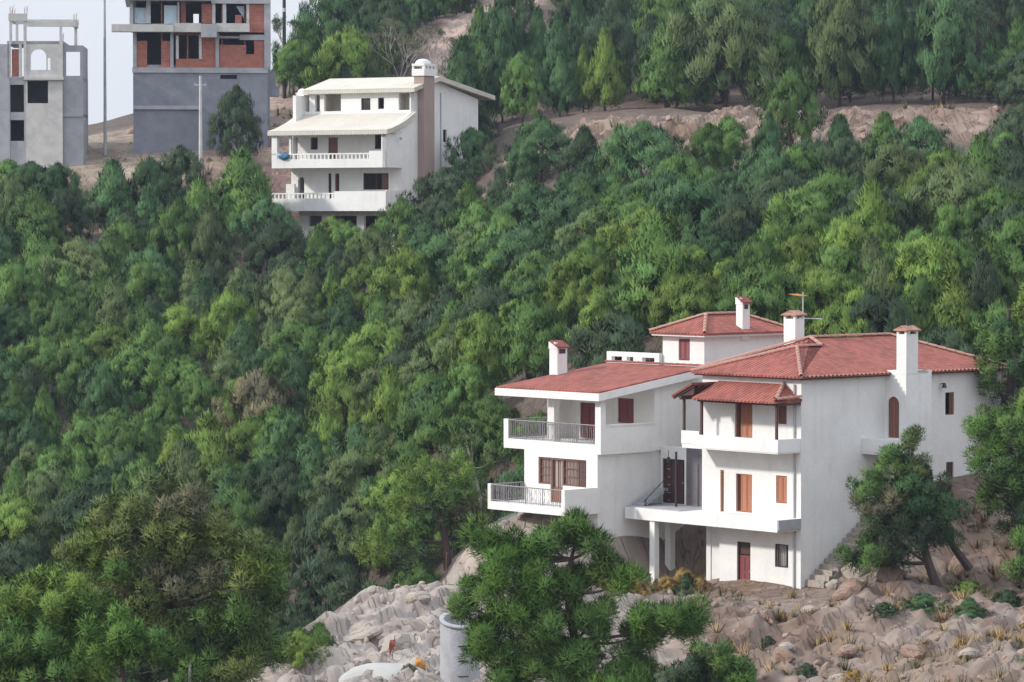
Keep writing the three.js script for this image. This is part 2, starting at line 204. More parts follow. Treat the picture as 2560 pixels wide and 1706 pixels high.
function relief(x, z, Z) {
  const bare = Math.max(Z.spur, Z.cut, Z.top), [u, w] = toVilla(x, z), near = 1 - sstep(0.4, 3.2, Math.max(Math.max(-9.5 - u, u - 2.2), Math.max(-12 - w, w - 2.6)));
  let h = 0.5 * (fbm(x * 0.35, z * 0.35, 81, 4) - 0.5) + 0.9 * (fbm(x * 0.09, z * 0.09, 82, 2) - 0.5);
  if (bare > 0.01) {
    const wx = x * 0.55 + 1.4 * fbm(x * 0.3, z * 0.3, 83, 3), wz = z * 0.55 + 1.4 * fbm(x * 0.3, z * 0.3, 84, 3), c = cells(wx, wz, 85), c2 = cells(wx * 2.6, wz * 2.6, 86);
    h += bare * (0.95 * (ridged(x * 0.30 + z * 0.12, z * 0.30, 87, 5) - 0.55) + 0.42 * (c[2] - 0.5) * sstep(0, 0.45, c[1] - c[0]) + 0.15 * (c2[2] - 0.5) * sstep(0, 0.2, c2[1] - c2[0]) + 0.12 * (ridged(x * 2.4 + z * 0.9, z * 1.5 - x * 0.5, 95, 3) - 0.6) + 0.55 * (ridged(x * 1.1 - z * 0.5, z * 0.9 + x * 0.4, 89, 4) - 0.55) + 0.35 * (fbm(x * 1.6, z * 1.6, 88, 4) - 0.5)) * (1 - 0.85 * near);
  }
  if (Z.spur + Z.cut > 0.01) { const s = (x * 0.42 + z * 0.26 + 1.1 * fbm(x * 0.22, z * 0.22, 66, 3)) * 1.25, f = s - Math.floor(s), s2 = s * 2.7 + 1.3 * fbm(x * 0.6, z * 0.6, 67, 2), f2 = s2 - Math.floor(s2); h += (0.24 * Z.spur + 0.55 * Z.cut) * (Math.pow(f, 1.6) * sstep(1, 0.86, f) - 0.35) + (0.09 * Z.spur + 0.2 * Z.cut) * (Math.pow(f2, 1.5) * sstep(1, 0.82, f2) - 0.35); h += Z.cut * (1.5 * (ridged(x * 0.16, z * 0.22, 68, 4) - 0.55)); }
  return h * (1 - 0.9 * near);
}
const groundAt = (x, z) => TPS(x, z) + relief(x, z, zones(x, z));
const HAZEL = [0.30, 0.24, 0.18];
function buildGround() {
  const line = (segs) => { const o = [segs[0][0]]; for (const [a, b, s] of segs) { const n = Math.round((b - a) / s); for (let i = 1; i <= n; i++) o.push(a + (b - a) * i / n); } return o; };
  const xs = line([[-900, -240, 60], [-240, -48, 12], [-48, -13, 1.0], [-13, 25, 0.2], [25, 48, 1.0], [48, 240, 12], [240, 900, 60]]), zs = line([[-1200, -600, 60], [-600, -344, 16], [-344, -260, 1.1], [-260, -224, 0.5], [-224, -146, 1.1], [-146, -103, 0.21], [-103, -60, 1.2], [-60, 60, 8], [60, 300, 40]]);
  const nx = xs.length, nz = zs.length, pos = new Float32Array(nx * nz * 3), col = new Float32Array(nx * nz * 3), uv = new Float32Array(nx * nz * 2), idx = [];
  for (let j = 0; j < nz; j++) for (let i = 0; i < nx; i++) {
    const x = xs[i], z = zs[j], k = j * nx + i, far = sstep(170, 260, Math.max(Math.abs(x), -z - 330, z - 60)), cx = Math.max(-170, Math.min(170, x)), cz = Math.max(-560, Math.min(60, z)), Z = zones(x, z);
    const y = lerp(TPS(cx, cz), 30 + (x > 0 ? 40 : 0) * sstep(0, 200, x), far * sstep(150, 400, Math.abs(x))) + relief(x, z, Z);
    pos.set([x, y, z], k * 3); uv.set([x + 0.35 * y, z + 0.8 * y], k * 2);
    const n = fbm(x * 0.8, z * 0.8, 91, 4), n2 = fbm(x * 0.2, z * 0.2, 92, 3), dry = sstep(0.55, 0.75, fbm(x * 0.5, z * 0.5, 93, 4));
    let c = [0.075 + 0.07 * n, 0.058 + 0.05 * n, 0.046 + 0.035 * n];                                              // needle litter and soil
    const mix = (t, q) => { c = c.map((v, a) => lerp(v, q[a], Math.min(1, Math.max(0, t)))); };
    mix(Z.bank * (0.3 + 1.0 * n2), [0.46, 0.38, 0.30]); mix(Z.bank * sstep(0.5, 0.65, n) * 0.7, [0.20, 0.14, 0.10]); mix(Z.pur * 0.95, [0.20, 0.122, 0.105]); mix(Z.pur * sstep(0.6, 0.72, n2) * 0.6, [0.46, 0.36, 0.28]);
    mix(Z.cut * 0.95, [0.265, 0.18, 0.135]); mix(Z.cut * sstep(0.48, 0.62, n) * 0.55, [0.36, 0.29, 0.235]); mix(Z.top, [0.44, 0.32, 0.27]);
    mix(Z.spur, [0.375, 0.33, 0.295]); mix(Z.spur * sstep(0.5, 0.7, n2) * 0.35, [0.32, 0.245, 0.205]);
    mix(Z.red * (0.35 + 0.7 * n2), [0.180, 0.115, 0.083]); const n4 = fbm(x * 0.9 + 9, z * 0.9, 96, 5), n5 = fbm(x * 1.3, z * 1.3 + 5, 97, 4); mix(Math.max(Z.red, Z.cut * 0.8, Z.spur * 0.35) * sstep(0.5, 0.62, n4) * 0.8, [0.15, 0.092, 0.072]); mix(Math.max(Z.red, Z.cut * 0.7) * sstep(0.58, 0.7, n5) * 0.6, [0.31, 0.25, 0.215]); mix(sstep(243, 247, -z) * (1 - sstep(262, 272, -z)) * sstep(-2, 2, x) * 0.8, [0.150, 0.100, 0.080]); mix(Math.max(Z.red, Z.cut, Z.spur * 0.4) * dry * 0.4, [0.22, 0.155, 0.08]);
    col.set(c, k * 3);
    if (i && j) { const a = k - nx - 1, b = k - nx, d = k - 1; idx.push(a, d, b, b, d, k); }
  }
  const g = new THREE.BufferGeometry(); g.setAttribute('position', new THREE.BufferAttribute(pos, 3)); g.setAttribute('color', new THREE.BufferAttribute(col, 3)); g.setAttribute('uv', new THREE.BufferAttribute(uv, 2)); g.setIndex(idx); g.computeVertexNormals();
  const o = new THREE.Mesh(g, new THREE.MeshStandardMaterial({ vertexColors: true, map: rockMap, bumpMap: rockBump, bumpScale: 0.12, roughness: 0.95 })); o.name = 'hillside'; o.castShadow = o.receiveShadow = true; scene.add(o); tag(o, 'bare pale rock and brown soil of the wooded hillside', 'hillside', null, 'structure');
}
buildGround();
// ------------------------------------------------------------------ the red roofed villa (its own axes: x along the sunlit fronts, z out of them, origin at the near corner's foot)
const VILLA = new THREE.Vector3(11.42, 25.14, -134), VTURN = THREE.MathUtils.degToRad(-48);
function buildVilla() {
  const v = thing('villa', 'white three storey villa with red tiled hipped roofs standing on the rocky spur', 'house', VILLA.toArray(), VTURN);
  // front block
  const F = [[-3.64, -2.67, 5.75, 7.45], [-1.27, -0.79, 6.6, 7.55], [-4.46, -4.25, 2.77, 4.59], [-3.58, -2.68, 2.95, 4.49], [-1.36, -0.76, 3.44, 4.54], [-3.51, -2.76, -0.1, 1.75], [-1.41, -0.68, 0.88, 1.81]];
  part('wall', wallZ([[-4.5, -1.2], [0, -1.2], [0, 8.42], [-5.5, 8.42], [-5.5, 2.5], [-4.5, 2.5]], F.map(rectPts), 0), M.white, v);
  part('wall', [wallZ(rectPts([-5.5, -4.5, -1.2, 2.5]), [], -0.3), bx(-4.5, -4.3, -1.2, 2.5, -0.6, -0.25)], M.white, v);
  part('wall', [bx(-5.5, -5.25, -1.2, 8.42, -12.2, -0.25)], M.white, v);
  part('wall', wallX([[-0.25, -1.2], [-12.2, -1.2], [-12.2, 8.42], [-0.25, 8.42]], [rectPts([-9.21, -8.65, 6.66, 7.59]), rectPts([-9.18, -8.72, 4.06, 4.71])], 0), M.white, v);
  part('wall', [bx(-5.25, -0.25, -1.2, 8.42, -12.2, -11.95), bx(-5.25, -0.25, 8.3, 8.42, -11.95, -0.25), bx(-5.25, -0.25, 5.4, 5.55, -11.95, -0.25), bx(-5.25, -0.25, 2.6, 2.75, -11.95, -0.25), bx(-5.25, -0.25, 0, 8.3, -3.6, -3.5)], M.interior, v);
  part('corner_trim', bx(-0.17, 0.012, -1.2, 8.42, -0.03, 0.012), M.white, v);
  // projecting bay with the arched door, and its chimney
  part('wall', [wallZ(rectPts([-0.03, 1.11, -1.2, 8.62]), [archPts([0.13, 0.74, 5.9, 7.57])], -4.96, 0.2), bx(-0.03, 1.11, 8.5, 8.62, -6.3, -5.16)], M.white, v);
  part('wall', [wallX(rectPts([-6.51, -5.16, -1.2, 8.62]), [], 1.11, 0.2), bx(-0.03, 0.91, -1.2, 8.5, -6.51, -6.31)], M.white, v);
  { const o = opening('arched_door'), g = new THREE.ExtrudeGeometry(shapeOf(archPts([0, 0.61, 0, 1.67]), []), { depth: 0.06, bevelEnabled: true, bevelSize: 0.008, bevelThickness: 0.008, bevelSegments: 1 }); g.translate(0, 0, -0.14); part('leaf', g, M.brownWood, o); part('batten', [bx(0.29, 0.32, 0.02, 1.64, -0.085, -0.05)], M.orangeWood, o); setIn(o, v, 'z', 0.13, 5.9, -4.96); }
  shuttered(v, 'x', -8.65, 6.66, 0, 0.56, 0.93, M.brownWood, 'window', 0.26);
  shuttered(v, 'x', -8.72, 4.06, 0, 0.46, 0.65, M.darkWood);
  { const b = opening('balcony'); part('parapet', [bx(0.001, 1.4, 5.4, 5.92, -3.67, -3.55), bx(1.28, 1.4, 5.4, 5.92, -4.94, -3.67)], M.white, b); part('slab', bx(0.001, 1.38, 5.3, 5.42, -4.93, -3.57), M.white, b); v.add(b); }
  { const l = opening('wall_lamp'); part('bracket', bar([0, 7.95, -8.35], [0.2, 8.0, -8.35], 0.02), M.iron, l); part('shade', new THREE.CylinderGeometry(0.05, 0.11, 0.2, 8).translate(0.2, 7.9, -8.35), M.iron, l); v.add(l); }
  // doors and windows of the front block
  shuttered(v, 'z', -3.64, 5.75, 0, 0.97, 1.7, M.orangeWood, 'balcony_door', 0.27);
  shuttered(v, 'z', -1.27, 6.6, 0, 0.48, 0.95, M.brownWood);
  { const o = opening('slit_window'); part('frame', frameGeo(0.21, 1.82, 0.03, -0.1, -0.02), M.orange, o); part('leaf', leafGeo(0.03, 0.18, 0.03, 1.79, -0.08, 12), M.brownWood, o); setIn(o, v, 'z', -4.46, 2.77, 0); }
  shuttered(v, 'z', -3.58, 2.95, 0, 0.9, 1.54, M.orangeWood, 'balcony_door', 0.22);
  shuttered(v, 'z', -1.36, 3.44, 0, 0.6, 1.1, M.orangeWood);
  { const o = opening('door'); part('frame', frameGeo(0.75, 1.85, 0.05, -0.16, -0.05), M.darkWood, o); part('leaf', [bx(0.05, 0.7, 0.05, 1.3, -0.15, -0.11), bx(0.12, 0.34, 0.15, 0.6, -0.11, -0.09), bx(0.41, 0.63, 0.15, 0.6, -0.11, -0.09), bx(0.12, 0.34, 0.7, 1.2, -0.11, -0.09), bx(0.41, 0.63, 0.7, 1.2, -0.11, -0.09)], M.redDoor, o); part('transom', bx(0.05, 0.7, 1.34, 1.8, -0.15, -0.12), M.darkWood, o); part('handle', bx(0.6, 0.64, 0.64, 0.72, -0.11, -0.06), M.metal, o); setIn(o, v, 'z', -3.51, -0.1, 0); }
  { const o = opening('barred_window'); part('frame', frameGeo(0.73, 0.93, 0.05, -0.14, -0.04), M.darkWood, o); part('pane', bx(0.05, 0.68, 0.05, 0.88, -0.13, -0.125), M.glass, o); part('curtain', bx(0.08, 0.4, 0.05, 0.88, -0.24, -0.22), M.curtain, o); const g = []; for (let i = 1; i < 6; i++) g.push(bar([i * 0.12, 0.05, -0.03], [i * 0.12, 0.88, -0.03], 0.011, 5)); part('grille', g, M.greyIron, o); setIn(o, v, 'z', -1.41, 0.88, 0); }
  part('downpipe', [bar([-0.32, -1, 0.06], [-0.32, 8.2, 0.06], 0.045, 8)], M.pipe, v);
  // upper front balcony, canopy
  { const b = opening('balcony'); part('parapet', [bx(-4.4, -0.03, 5.55, 6.07, 1.18, 1.3), bx(-5.4, -4.4, 5.68, 6.2, 1.18, 1.3), bx(-0.15, -0.03, 5.55, 6.07, -0.04, 1.18)], M.white, b); part('slab', bx(-5.38, -0.05, 5.5, 5.72, -0.04, 1.28), M.white, b); v.add(b); }
  { const c = opening('canopy'), A = [-4.55, 7.56, 1.55], B = [0.06, 7.56, 1.55], T = [-0.95, 8.2, 0.01], S = [-4.55, 8.2, 0.01], E = [0.06, 7.62, 0.01];
    const rf = part('roof', [tileUv(slabPoly([A, B, T, S], 0.07), A, B), tileUv(slabPoly([B, E, T], 0.07), B, E)], M.tile, c, true);
    ridgeTiles([0.02, 7.6, 1.5], [-0.93, 8.22, 0.03], rf); ridgeTiles([0.06, 7.66, 1.5], [0.04, 7.72, 0.1], rf);
    part('beam', [bx(-4.5, 0, 7.4, 7.49, 1.2, 1.3), bx(-0.1, 0, 7.4, 7.49, 0.01, 1.2)], M.darkWood, c);
    const g = []; for (let i = 0; i < 12; i++) { const x = -4.45 + i * 0.38; g.push(bar([x, 7.47, 1.5], [x, x > -0.95 ? 7.75 : 8.08, x > -0.95 ? 0.6 : 0.02], 0.03, 4)); } part('rafters', g, M.darkWood, c);
    for (const [x, y] of [[-4.29, 6.05], [-0.15, 6.05], [-5.29, 6.18]]) part('post', bx(x - 0.045, x + 0.045, y, 7.45, 1.2, 1.29), M.darkWood, c);
    const sl = slabPoly([[-5.75, 7.62, 1.5], [-4.6, 8.16, 1.5], [-4.6, 8.16, 0.01], [-5.75, 7.62, 0.01]], 0.09); part('side_roof', sl, M.tileDark, c);
    const h = []; for (let i = 0; i < 5; i++) h.push(bar([-5.7, 7.5, 0.1 + i * 0.33], [-4.6, 8.0, 0.1 + i * 0.33], 0.05, 4)); h.push(bx(-5.35, -5.25, 7.45, 7.6, 0.05, 1.45)); h.push(wallZ([[-5.6, 7.58], [-4.6, 8.05], [-4.6, 7.66]], [], 1.4, 0.06)); part('rafters', h, M.darkWood, c); v.add(c); }
  // terrace at entry level on its columns
  { const t = opening('terrace'); part('slab', [bx(-8.68, -0.05, 2.42, 2.9, -0.04, 1.3), bx(-8.68, -5.52, 2.42, 2.88, -0.76, -0.04)], M.white, t); part('floor', bx(-8.66, -5.53, 2.88, 2.93, -0.76, 1.28), M.concrete, t);
    part('edge', bx(-0.05, 0.03, 2.5, 2.9, 0.02, 1.3), M.concrete, t);
    part('column', bx(-7.3, -7.02, -0.8, 2.42, 0.95, 1.22), M.white, t); part('column', bx(-7.95, -7.65, -0.8, 2.42, -0.6, -0.3), M.white, t); v.add(t); }
  // entry recess
  part('wall', wallZ(rectPts([-8.69, -5.5, 2.5, 5.3]), [rectPts([-8.6, -7.3, 2.95, 4.8])], -0.78), M.white, v);
  part('stone_cladding', bx(-7.15, -5.52, 2.93, 5.3, -0.79, -0.74), M.stoneClad, v);  // purple-grey stone, darkened to carry the shade of the entry recess
  { const o = opening('entry_door'); part('frame', frameGeo(1.3, 1.85, 0.07, -0.2, -0.05), M.darkWood, o); part('side_leaf', leafGeo(0.07, 0.42, 0.05, 1.78, -0.16, 5), M.darkWood, o); part('leaf', [bx(0.46, 1.23, 0.05, 1.78, -0.16, -0.12), bx(0.56, 0.8, 0.2, 0.8, -0.12, -0.1), bx(0.9, 1.13, 0.2, 0.8, -0.12, -0.1), bx(0.56, 0.8, 0.95, 1.65, -0.12, -0.1), bx(0.9, 1.13, 0.95, 1.65, -0.12, -0.1)], M.darkWood, o); part('handle', bx(1.1, 1.15, 0.84, 0.92, -0.12, -0.06), M.metal, o); setIn(o, v, 'z', -8.6, 2.95, -0.78); }  // door all in the darkest wood, recess shade put into its colour
  part('post', [bar([-6.9, 2.93, 0.1], [-6.9, 5.2, 0.1], 0.05, 8)], M.iron, v);
  { const l = opening('hanging_lamp'); part('chain', bar([-7.75, 4.9, -0.3], [-7.75, 5.2, -0.3], 0.015), M.iron, l); part('lantern', new THREE.CylinderGeometry(0.07, 0.1, 0.22, 6).translate(-7.75, 4.8, -0.3), M.iron, l); v.add(l); }
  { const s = opening('entry_stair'); for (let i = 0; i < 6; i++) part('step', bx(-8.66, -8.0 - i * 0.02, 2.93 + i * 0.11, 3.04 + i * 0.11, 0.9 - i * 0.25 - 0.27, 0.9 - i * 0.25), M.concrete, s); part('handrail', [bar([-7.95, 3.1, 0.95], [-8.0, 4.1, -0.5], 0.02), bar([-7.95, 2.93, 0.8], [-7.95, 3.25, 0.8], 0.02), bar([-8.0, 3.2, -0.4], [-8.0, 4.05, -0.4], 0.02)], M.iron, s); v.add(s); }
  // left wing
  part('wall', wallZ([[-13.3, -2], [-8.84, -2], [-8.84, 5.14], [-13.3, 5.14]], [[[-12.43, 3.7], [-11.69, 3.7], [-11.69, 2.98], [-10.93, 2.98], [-10.93, 3.7], [-9.51, 3.7], [-9.51, 4.83], [-12.43, 4.83]]], 2.7), M.white, v);
  part('wall', wallX([[2.45, -2], [-0.98, -2], [-0.98, 5.14], [2.45, 5.14]], [], -8.84), M.white, v); part('wall', wallX([[-0.9, -2], [-9, -2], [-9, 7.9], [-3.0, 8.1], [-0.41, 7.78], [-0.41, 5.14], [-0.9, 5.14]], [], -8.7), M.white, v);
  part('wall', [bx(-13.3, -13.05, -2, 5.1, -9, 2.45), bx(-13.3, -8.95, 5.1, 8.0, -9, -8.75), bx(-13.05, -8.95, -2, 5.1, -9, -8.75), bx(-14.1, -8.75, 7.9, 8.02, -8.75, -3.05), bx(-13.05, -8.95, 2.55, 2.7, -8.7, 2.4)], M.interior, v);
  { const w = opening('glazed_front'), fr = [], mu = [];
    fr.push(bx(0, 0.06, 0.72, 1.85, -0.16, -0.05), bx(2.86, 2.92, 0.72, 1.85, -0.16, -0.05), bx(0.06, 2.86, 1.78, 1.85, -0.16, -0.05), bx(0.06, 0.74, 0.72, 0.78, -0.16, -0.05), bx(1.5, 2.86, 0.72, 0.78, -0.16, -0.05));
    part('frame', fr, M.brownWood, w);
    for (let i = 1; i < 4; i++) mu.push(bx(i * 0.185 - 0.015, i * 0.185 + 0.015, 0.78, 1.78, -0.12, -0.08)); for (let i = 1; i < 5; i++) mu.push(bx(1.5 + i * 0.19 - 0.015, 1.5 + i * 0.19 + 0.015, 0.78, 1.78, -0.12, -0.08));
    for (const [q, x0, x1] of [[mu.splice(0, 3), 0.06, 0.74], [mu.splice(0, 4), 1.5, 2.4]]) part('mullion', [...q, bx(x0, x1, 1.1, 1.13, -0.121, -0.081), bx(x0, x1, 1.43, 1.46, -0.121, -0.081)], M.brownWood, w);
    part('pane', [bx(0.06, 0.74, 0.78, 1.78, -0.105, -0.1)], M.glass, w); part('pane', [bx(1.5, 2.4, 0.78, 1.78, -0.105, -0.1)], M.glass, w);
    part('curtain', bx(0.06, 0.74, 0.78, 1.78, -0.19, -0.17), M.curtain, w); part('curtain', bx(1.5, 2.4, 0.78, 1.78, -0.19, -0.17), M.curtain, w);
    part('shutter', leafGeo(2.4, 2.86, 0.76, 1.8, -0.08, 9), M.darkWood, w);
    const d = part('door', [...frameGeo(0.76, 1.85, 0.08, -0.16, -0.045).map(g => g.translate(0.74, 0, 0)), bx(0.82, 1.42, 0.08, 0.62, -0.14, -0.1), bx(1.1, 1.14, 0.62, 1.77, -0.13, -0.09)], M.brownWood, w); part('door_pane', bx(0.82, 1.42, 0.62, 1.77, -0.115, -0.11), M.glass, d); part('door_curtain', bx(0.82, 1.42, 0.62, 1.77, -0.2, -0.18), M.curtain, d); setIn(w, v, 'z', -12.43, 2.98, 2.7); }
  const railing = (x0, x1, y0, y1, z, parent, m, along = 'z') => { const g = [], P = (u, y, t) => along === 'z' ? [u, y, z + t] : [z + t, y, u]; g.push(bar(P(x0, y1, 0), P(x1, y1, 0), 0.028, 6), bar(P(x0, y0 + 0.06, 0), P(x1, y0 + 0.06, 0), 0.02, 6)); const n = Math.max(2, Math.round((x1 - x0) / 0.13)); for (let i = 0; i <= n; i++) { const u = lerp(x0, x1, i / n); g.push(bar(P(u, y0, 0), P(u, y1, 0), i % 8 ? 0.011 : 0.026, 5)); } for (let i = 0; i < n - 1; i += 2) { const u = lerp(x0, x1, (i + 0.5) / n), w = lerp(x0, x1, (i + 1.5) / n); g.push(bar(P(u, y0 + 0.1, 0), P((u + w) / 2, (y0 + y1) / 2, 0), 0.012, 4), bar(P((u + w) / 2, (y0 + y1) / 2, 0), P(u, y1 - 0.06, 0), 0.012, 4)); } part('railing', g, m, parent); };
  { const b = opening('balcony'); part('slab', bx(-13.38, -8.72, 2.72, 2.98, 2.68, 4.64), M.white, b); part('parapet', [bx(-13.4, -8.7, 2.7, 3.03, 4.54, 4.66), bx(-8.82, -8.7, 2.7, 3.76, 2.71, 4.54), bx(-8.9, -8.7, 3.03, 3.76, 4.54, 4.66), bx(-13.4, -13.22, 3.03, 3.76, 4.54, 4.66)], M.white, b); railing(-13.2, -8.92, 3.03, 3.72, 4.6, b, M.greyIron); railing(2.75, 4.5, 3.0, 3.72, -13.33, b, M.greyIron, 'x'); v.add(b); }
  { const b = opening('balcony'); part('slab', bx(-14.55, -8.72, 5.11, 5.42, -0.4, 2.68), M.white, b); part('parapet', [bx(-14.58, -8.95, 5.1, 5.5, 2.58, 2.71), bx(-14.58, -14.3, 5.5, 6.32, 2.58, 2.71), bx(-14.58, -14.46, 5.1, 5.5, -0.4, 2.58), bx(-8.82, -8.64, 5.1, 6.25, -0.4, 2.45)], M.white, b); part('coping', bx(-8.84, -8.61, 6.25, 6.31, -0.42, 2.44), M.white, b); railing(-14.28, -9.0, 5.5, 6.28, 2.64, b, M.greyIron); railing(-0.3, 2.5, 5.5, 6.28, -14.5, b, M.greyIron, 'x'); part('column', bx(-8.97, -8.635, 5.1, 7.55, 2.43, 2.715), M.white, b); part('column', bx(-12.05, -11.68, 5.42, 7.5, 2.2, 2.5), M.white, b); v.add(b); }
  part('wall', wallZ([[-14.15, 5.42], [-8.95, 5.42], [-8.95, 7.85], [-14.15, 7.85]], [rectPts([-13.21, -12.24, 5.45, 6.95]), rectPts([-10.9, -9.94, 6.19, 7.23])], -0.42), M.white, v);
  part('wall', [bx(-14.15, -13.8, 5.42, 7.85, -0.42, 0.6), bx(-14.15, -14.0, 5.42, 8.0, -3, -0.68)], M.white, v);
  shuttered(v, 'z', -13.21, 5.45, -0.42, 0.97, 1.5, M.redDoor, 'balcony_door');
  shuttered(v, 'z', -10.9, 6.19, -0.42, 0.96, 1.04, M.redDoor);
  { const r = opening('roof'), A = [-14.66, 7.62, 3.14], B = [-8.3, 7.62, 3.14], C = [-8.3, 8.46, -3.0], D = [-14.3, 8.46, -3.0]; part('deck', slabPoly([A, B, C, D], 0.30), M.white, r); const k = ([x, y, z], dx, dz) => [x + dx, y + 0.075, z + dz]; part('tiles', tileUv(slabPoly([k(A, 0.06, -0.05), k(B, -0.06, -0.05), k(C, -0.06, 0), k(D, 0.06, 0)], 0.07), A, B), M.tile, r, true); const t = r.children[1]; ridgeTiles([-14.3, 8.56, -2.98], [-8.4, 8.56, -2.98], t, M.tile); v.add(r); }
  // roof terrace parapet and tower
  { const p = opening('roof_parapet'); part('frame', wallZ(rectPts([-14.6, -11.36, 8.3, 9.0]), [[-14.3, -13.65, 8.58, 8.8], [-13.35, -12.95, 8.58, 8.8], [-12.4, -11.65, 8.58, 8.8]].map(rectPts), -3.3, 0.2), M.white, p); v.add(p); }
  part('tower_wall', [wallZ(rectPts([-11.35, -8.86, 7.2, 9.84]), [rectPts([-10.39, -9.72, 8.74, 9.66])], -3.5, 0.2)], M.white, v);
  part('tower_wall', [wallX(rectPts([-8.3, -3.7, 7.2, 9.84]), [], -8.86, 0.2), bx(-11.35, -11.15, 7.2, 9.84, -8.3, -3.7), bx(-11.15, -9.06, 7.2, 9.84, -8.3, -8.1)], M.white, v);
  shuttered(v, 'z', -10.39, 8.74, -3.5, 0.67, 0.92, M.redDoor);
  const hip = (name, x0, x1, z0, z1, y, rise, rf, rb, over, soffit) => { const r = opening(name), xm = (x0 + x1) / 2, A = [x0, y, z1], B = [x1, y, z1], C = [x1, y, z0], D = [x0, y, z0], P = [xm, y + rise, z1 - rf], Q = [xm, y + rise, z0 + rb];
    part('tiles', [tileUv(slabPoly([A, B, P], 0.08), A, B), tileUv(slabPoly([B, C, Q, P], 0.08), B, C), tileUv(slabPoly([C, D, Q], 0.08), C, D), tileUv(slabPoly([D, A, P, Q], 0.08), D, A)], M.tile, r, true); const t = r.children[0], u = q => [q[0], q[1] + 0.03, q[2]];
    for (const [a, b] of [[A, P], [B, P], [C, Q], [P, Q]]) ridgeTiles(u(a), u(b), t); if (soffit) part('soffit', bx(x0 + 0.06, x1 - 0.06, y - 0.16, y - 0.085, z0 + 0.06, z1 - 0.06), soffit, r); v.add(r); return r; };
  hip('tower_roof', -11.75, -8.46, -8.7, -3.1, 9.93, 0.72, 1.75, 1.75, 0.4, M.white);
  // main hipped roofs: the low one over the front, the higher one behind, sharing the plane above the shaded wall
  { const y = 8.53, k = 0.3346, xr = 0.32, lowR = -2.7, hiR = -3.62, yl = y + k * (xr - lowR), yh = y + k * (xr - hiR), r = opening('main_roof');
    const K = [xr, y, 0.36], FL = [-5.78, y, 0.36], P = [lowR, yl, -2.62], J = [lowR, yl, -4.1], R1 = [hiR, yh, -4.4], R2 = [hiR, yh, -9.3], BC = [xr, y, -12.4], HL = [-6.6, y + 0.07, -0.95], BL = [-7.6, y, -12.4];
    part('tiles', [tileUv(slabPoly([FL, K, P], 0.08), FL, K), tileUv(slabPoly([K, BC, R2, R1, J, P], 0.08), K, BC), tileUv(slabPoly([HL, J, R1], 0.08), HL, J), tileUv(slabPoly([FL, P, J, HL], 0.08), FL, P), tileUv(slabPoly([BC, BL, R2], 0.08), BC, BL), tileUv(slabPoly([BL, HL, R1, R2], 0.08), BL, HL)], M.tile, r, true);
    const t = r.children[0], u = q => [q[0], q[1] + 0.03, q[2]]; for (const [a, b] of [[K, P], [FL, P], [P, J], [J, R1], [HL, R1], [R1, R2], [BC, R2]]) ridgeTiles(u(a), u(b), t);
    const ev = []; for (let i = 0; i < 52; i++) { const z = 0.3 - i * 0.242; const g = new THREE.CylinderGeometry(0.06, 0.06, 0.14, 6, 1, true, 0, Math.PI); g.rotateZ(Math.PI / 2); g.translate(xr, y - 0.03, z); ev.push(g); } part('eave_tiles', ev, M.ridge, t);
    part('soffit', [bx(-5.7, 0.22, 8.4, 8.46, -12.3, 0.26)], M.darkWood, r); v.add(r); }
  // chimneys
  const chimney = (x0, x1, z0, z1, y0, y1, capM, kind, side = M.white) => { const c = opening('chimney'); part('stack', bx(x0, x1, y0, y1 - 0.3, z0, z1), side, c);
    if (kind === 'hood') { part('hood', [bx(x0 - 0.03, x0 + 0.1, y1 - 0.3, y1, z0, z1 + 0.02), bx(x0 + 0.1, x1 - 0.1, y1 - 0.3, y1 - 0.02, z1 - 0.1, z1 + 0.02), bx(x1 - 0.1, x1 + 0.02, y1 - 0.3, y1 - 0.22, z0, z1 + 0.02)], M.white, c); part('tile_cap', [slabPoly([[x1 + 0.1, y1 - 0.2, z1 + 0.06], [x1 + 0.1, y1 - 0.2, z0 - 0.06], [x0 + 0.08, y1 + 0.06, z0 - 0.06], [x0 + 0.08, y1 + 0.06, z1 + 0.06]], 0.06)], capM, c); part('opening', bx(x1 - 0.12, x1 - 0.02, y1 - 0.5, y1 - 0.3, z0 + 0.1, z1 - 0.1).translate(0.022, 0, 0), M.iron, c); }  // the opening is a solid near-black block painted as the flue's inner shade
    else { part('legs', [bx(x0, x0 + 0.1, y1 - 0.3, y1 - 0.12, z1 - 0.1, z1), bx(x1 - 0.1, x1, y1 - 0.3, y1 - 0.12, z1 - 0.1, z1), bx(x1 - 0.1, x1, y1 - 0.3, y1 - 0.12, z0, z0 + 0.1), bx(x0, x0 + 0.1, y1 - 0.3, y1 - 0.12, z0, z0 + 0.1)], M.white, c); const xm = (x0 + x1) / 2, o = 0.09; part('tile_cap', [slabPoly([[x0 - o, y1 - 0.12, z1 + o], [x1 + o, y1 - 0.12, z1 + o], [xm, y1 + 0.04, z1 - 0.1], [xm, y1 + 0.04, z1 - 0.1]], 0.05), slabPoly([[x1 + o, y1 - 0.12, z1 + o], [x1 + o, y1 - 0.12, z0 - o], [xm, y1 + 0.05, z0], [xm, y1 + 0.05, z1]], 0.05), slabPoly([[x0 - o, y1 - 0.12, z0 - o], [x0 - o, y1 - 0.12, z1 + o], [xm, y1 + 0.05, z1], [xm, y1 + 0.05, z0]], 0.05)], capM, c); }
    v.add(c); };
  chimney(-14.55, -14.05, -0.45, 0.12, 7.6, 9.5, M.tileDark, 'hood');
  chimney(-9.1, -8.72, -6.1, -5.66, 9.6, 11.4, M.tileDark, 'hood');
  chimney(-4.75, -4.1, -4.55, -4.0, 8.9, 10.92, M.ridge, 'cap');
  chimney(0.6, 1.12, -5.66, -4.95, 8.5, 10.4, M.ridge, 'cap');
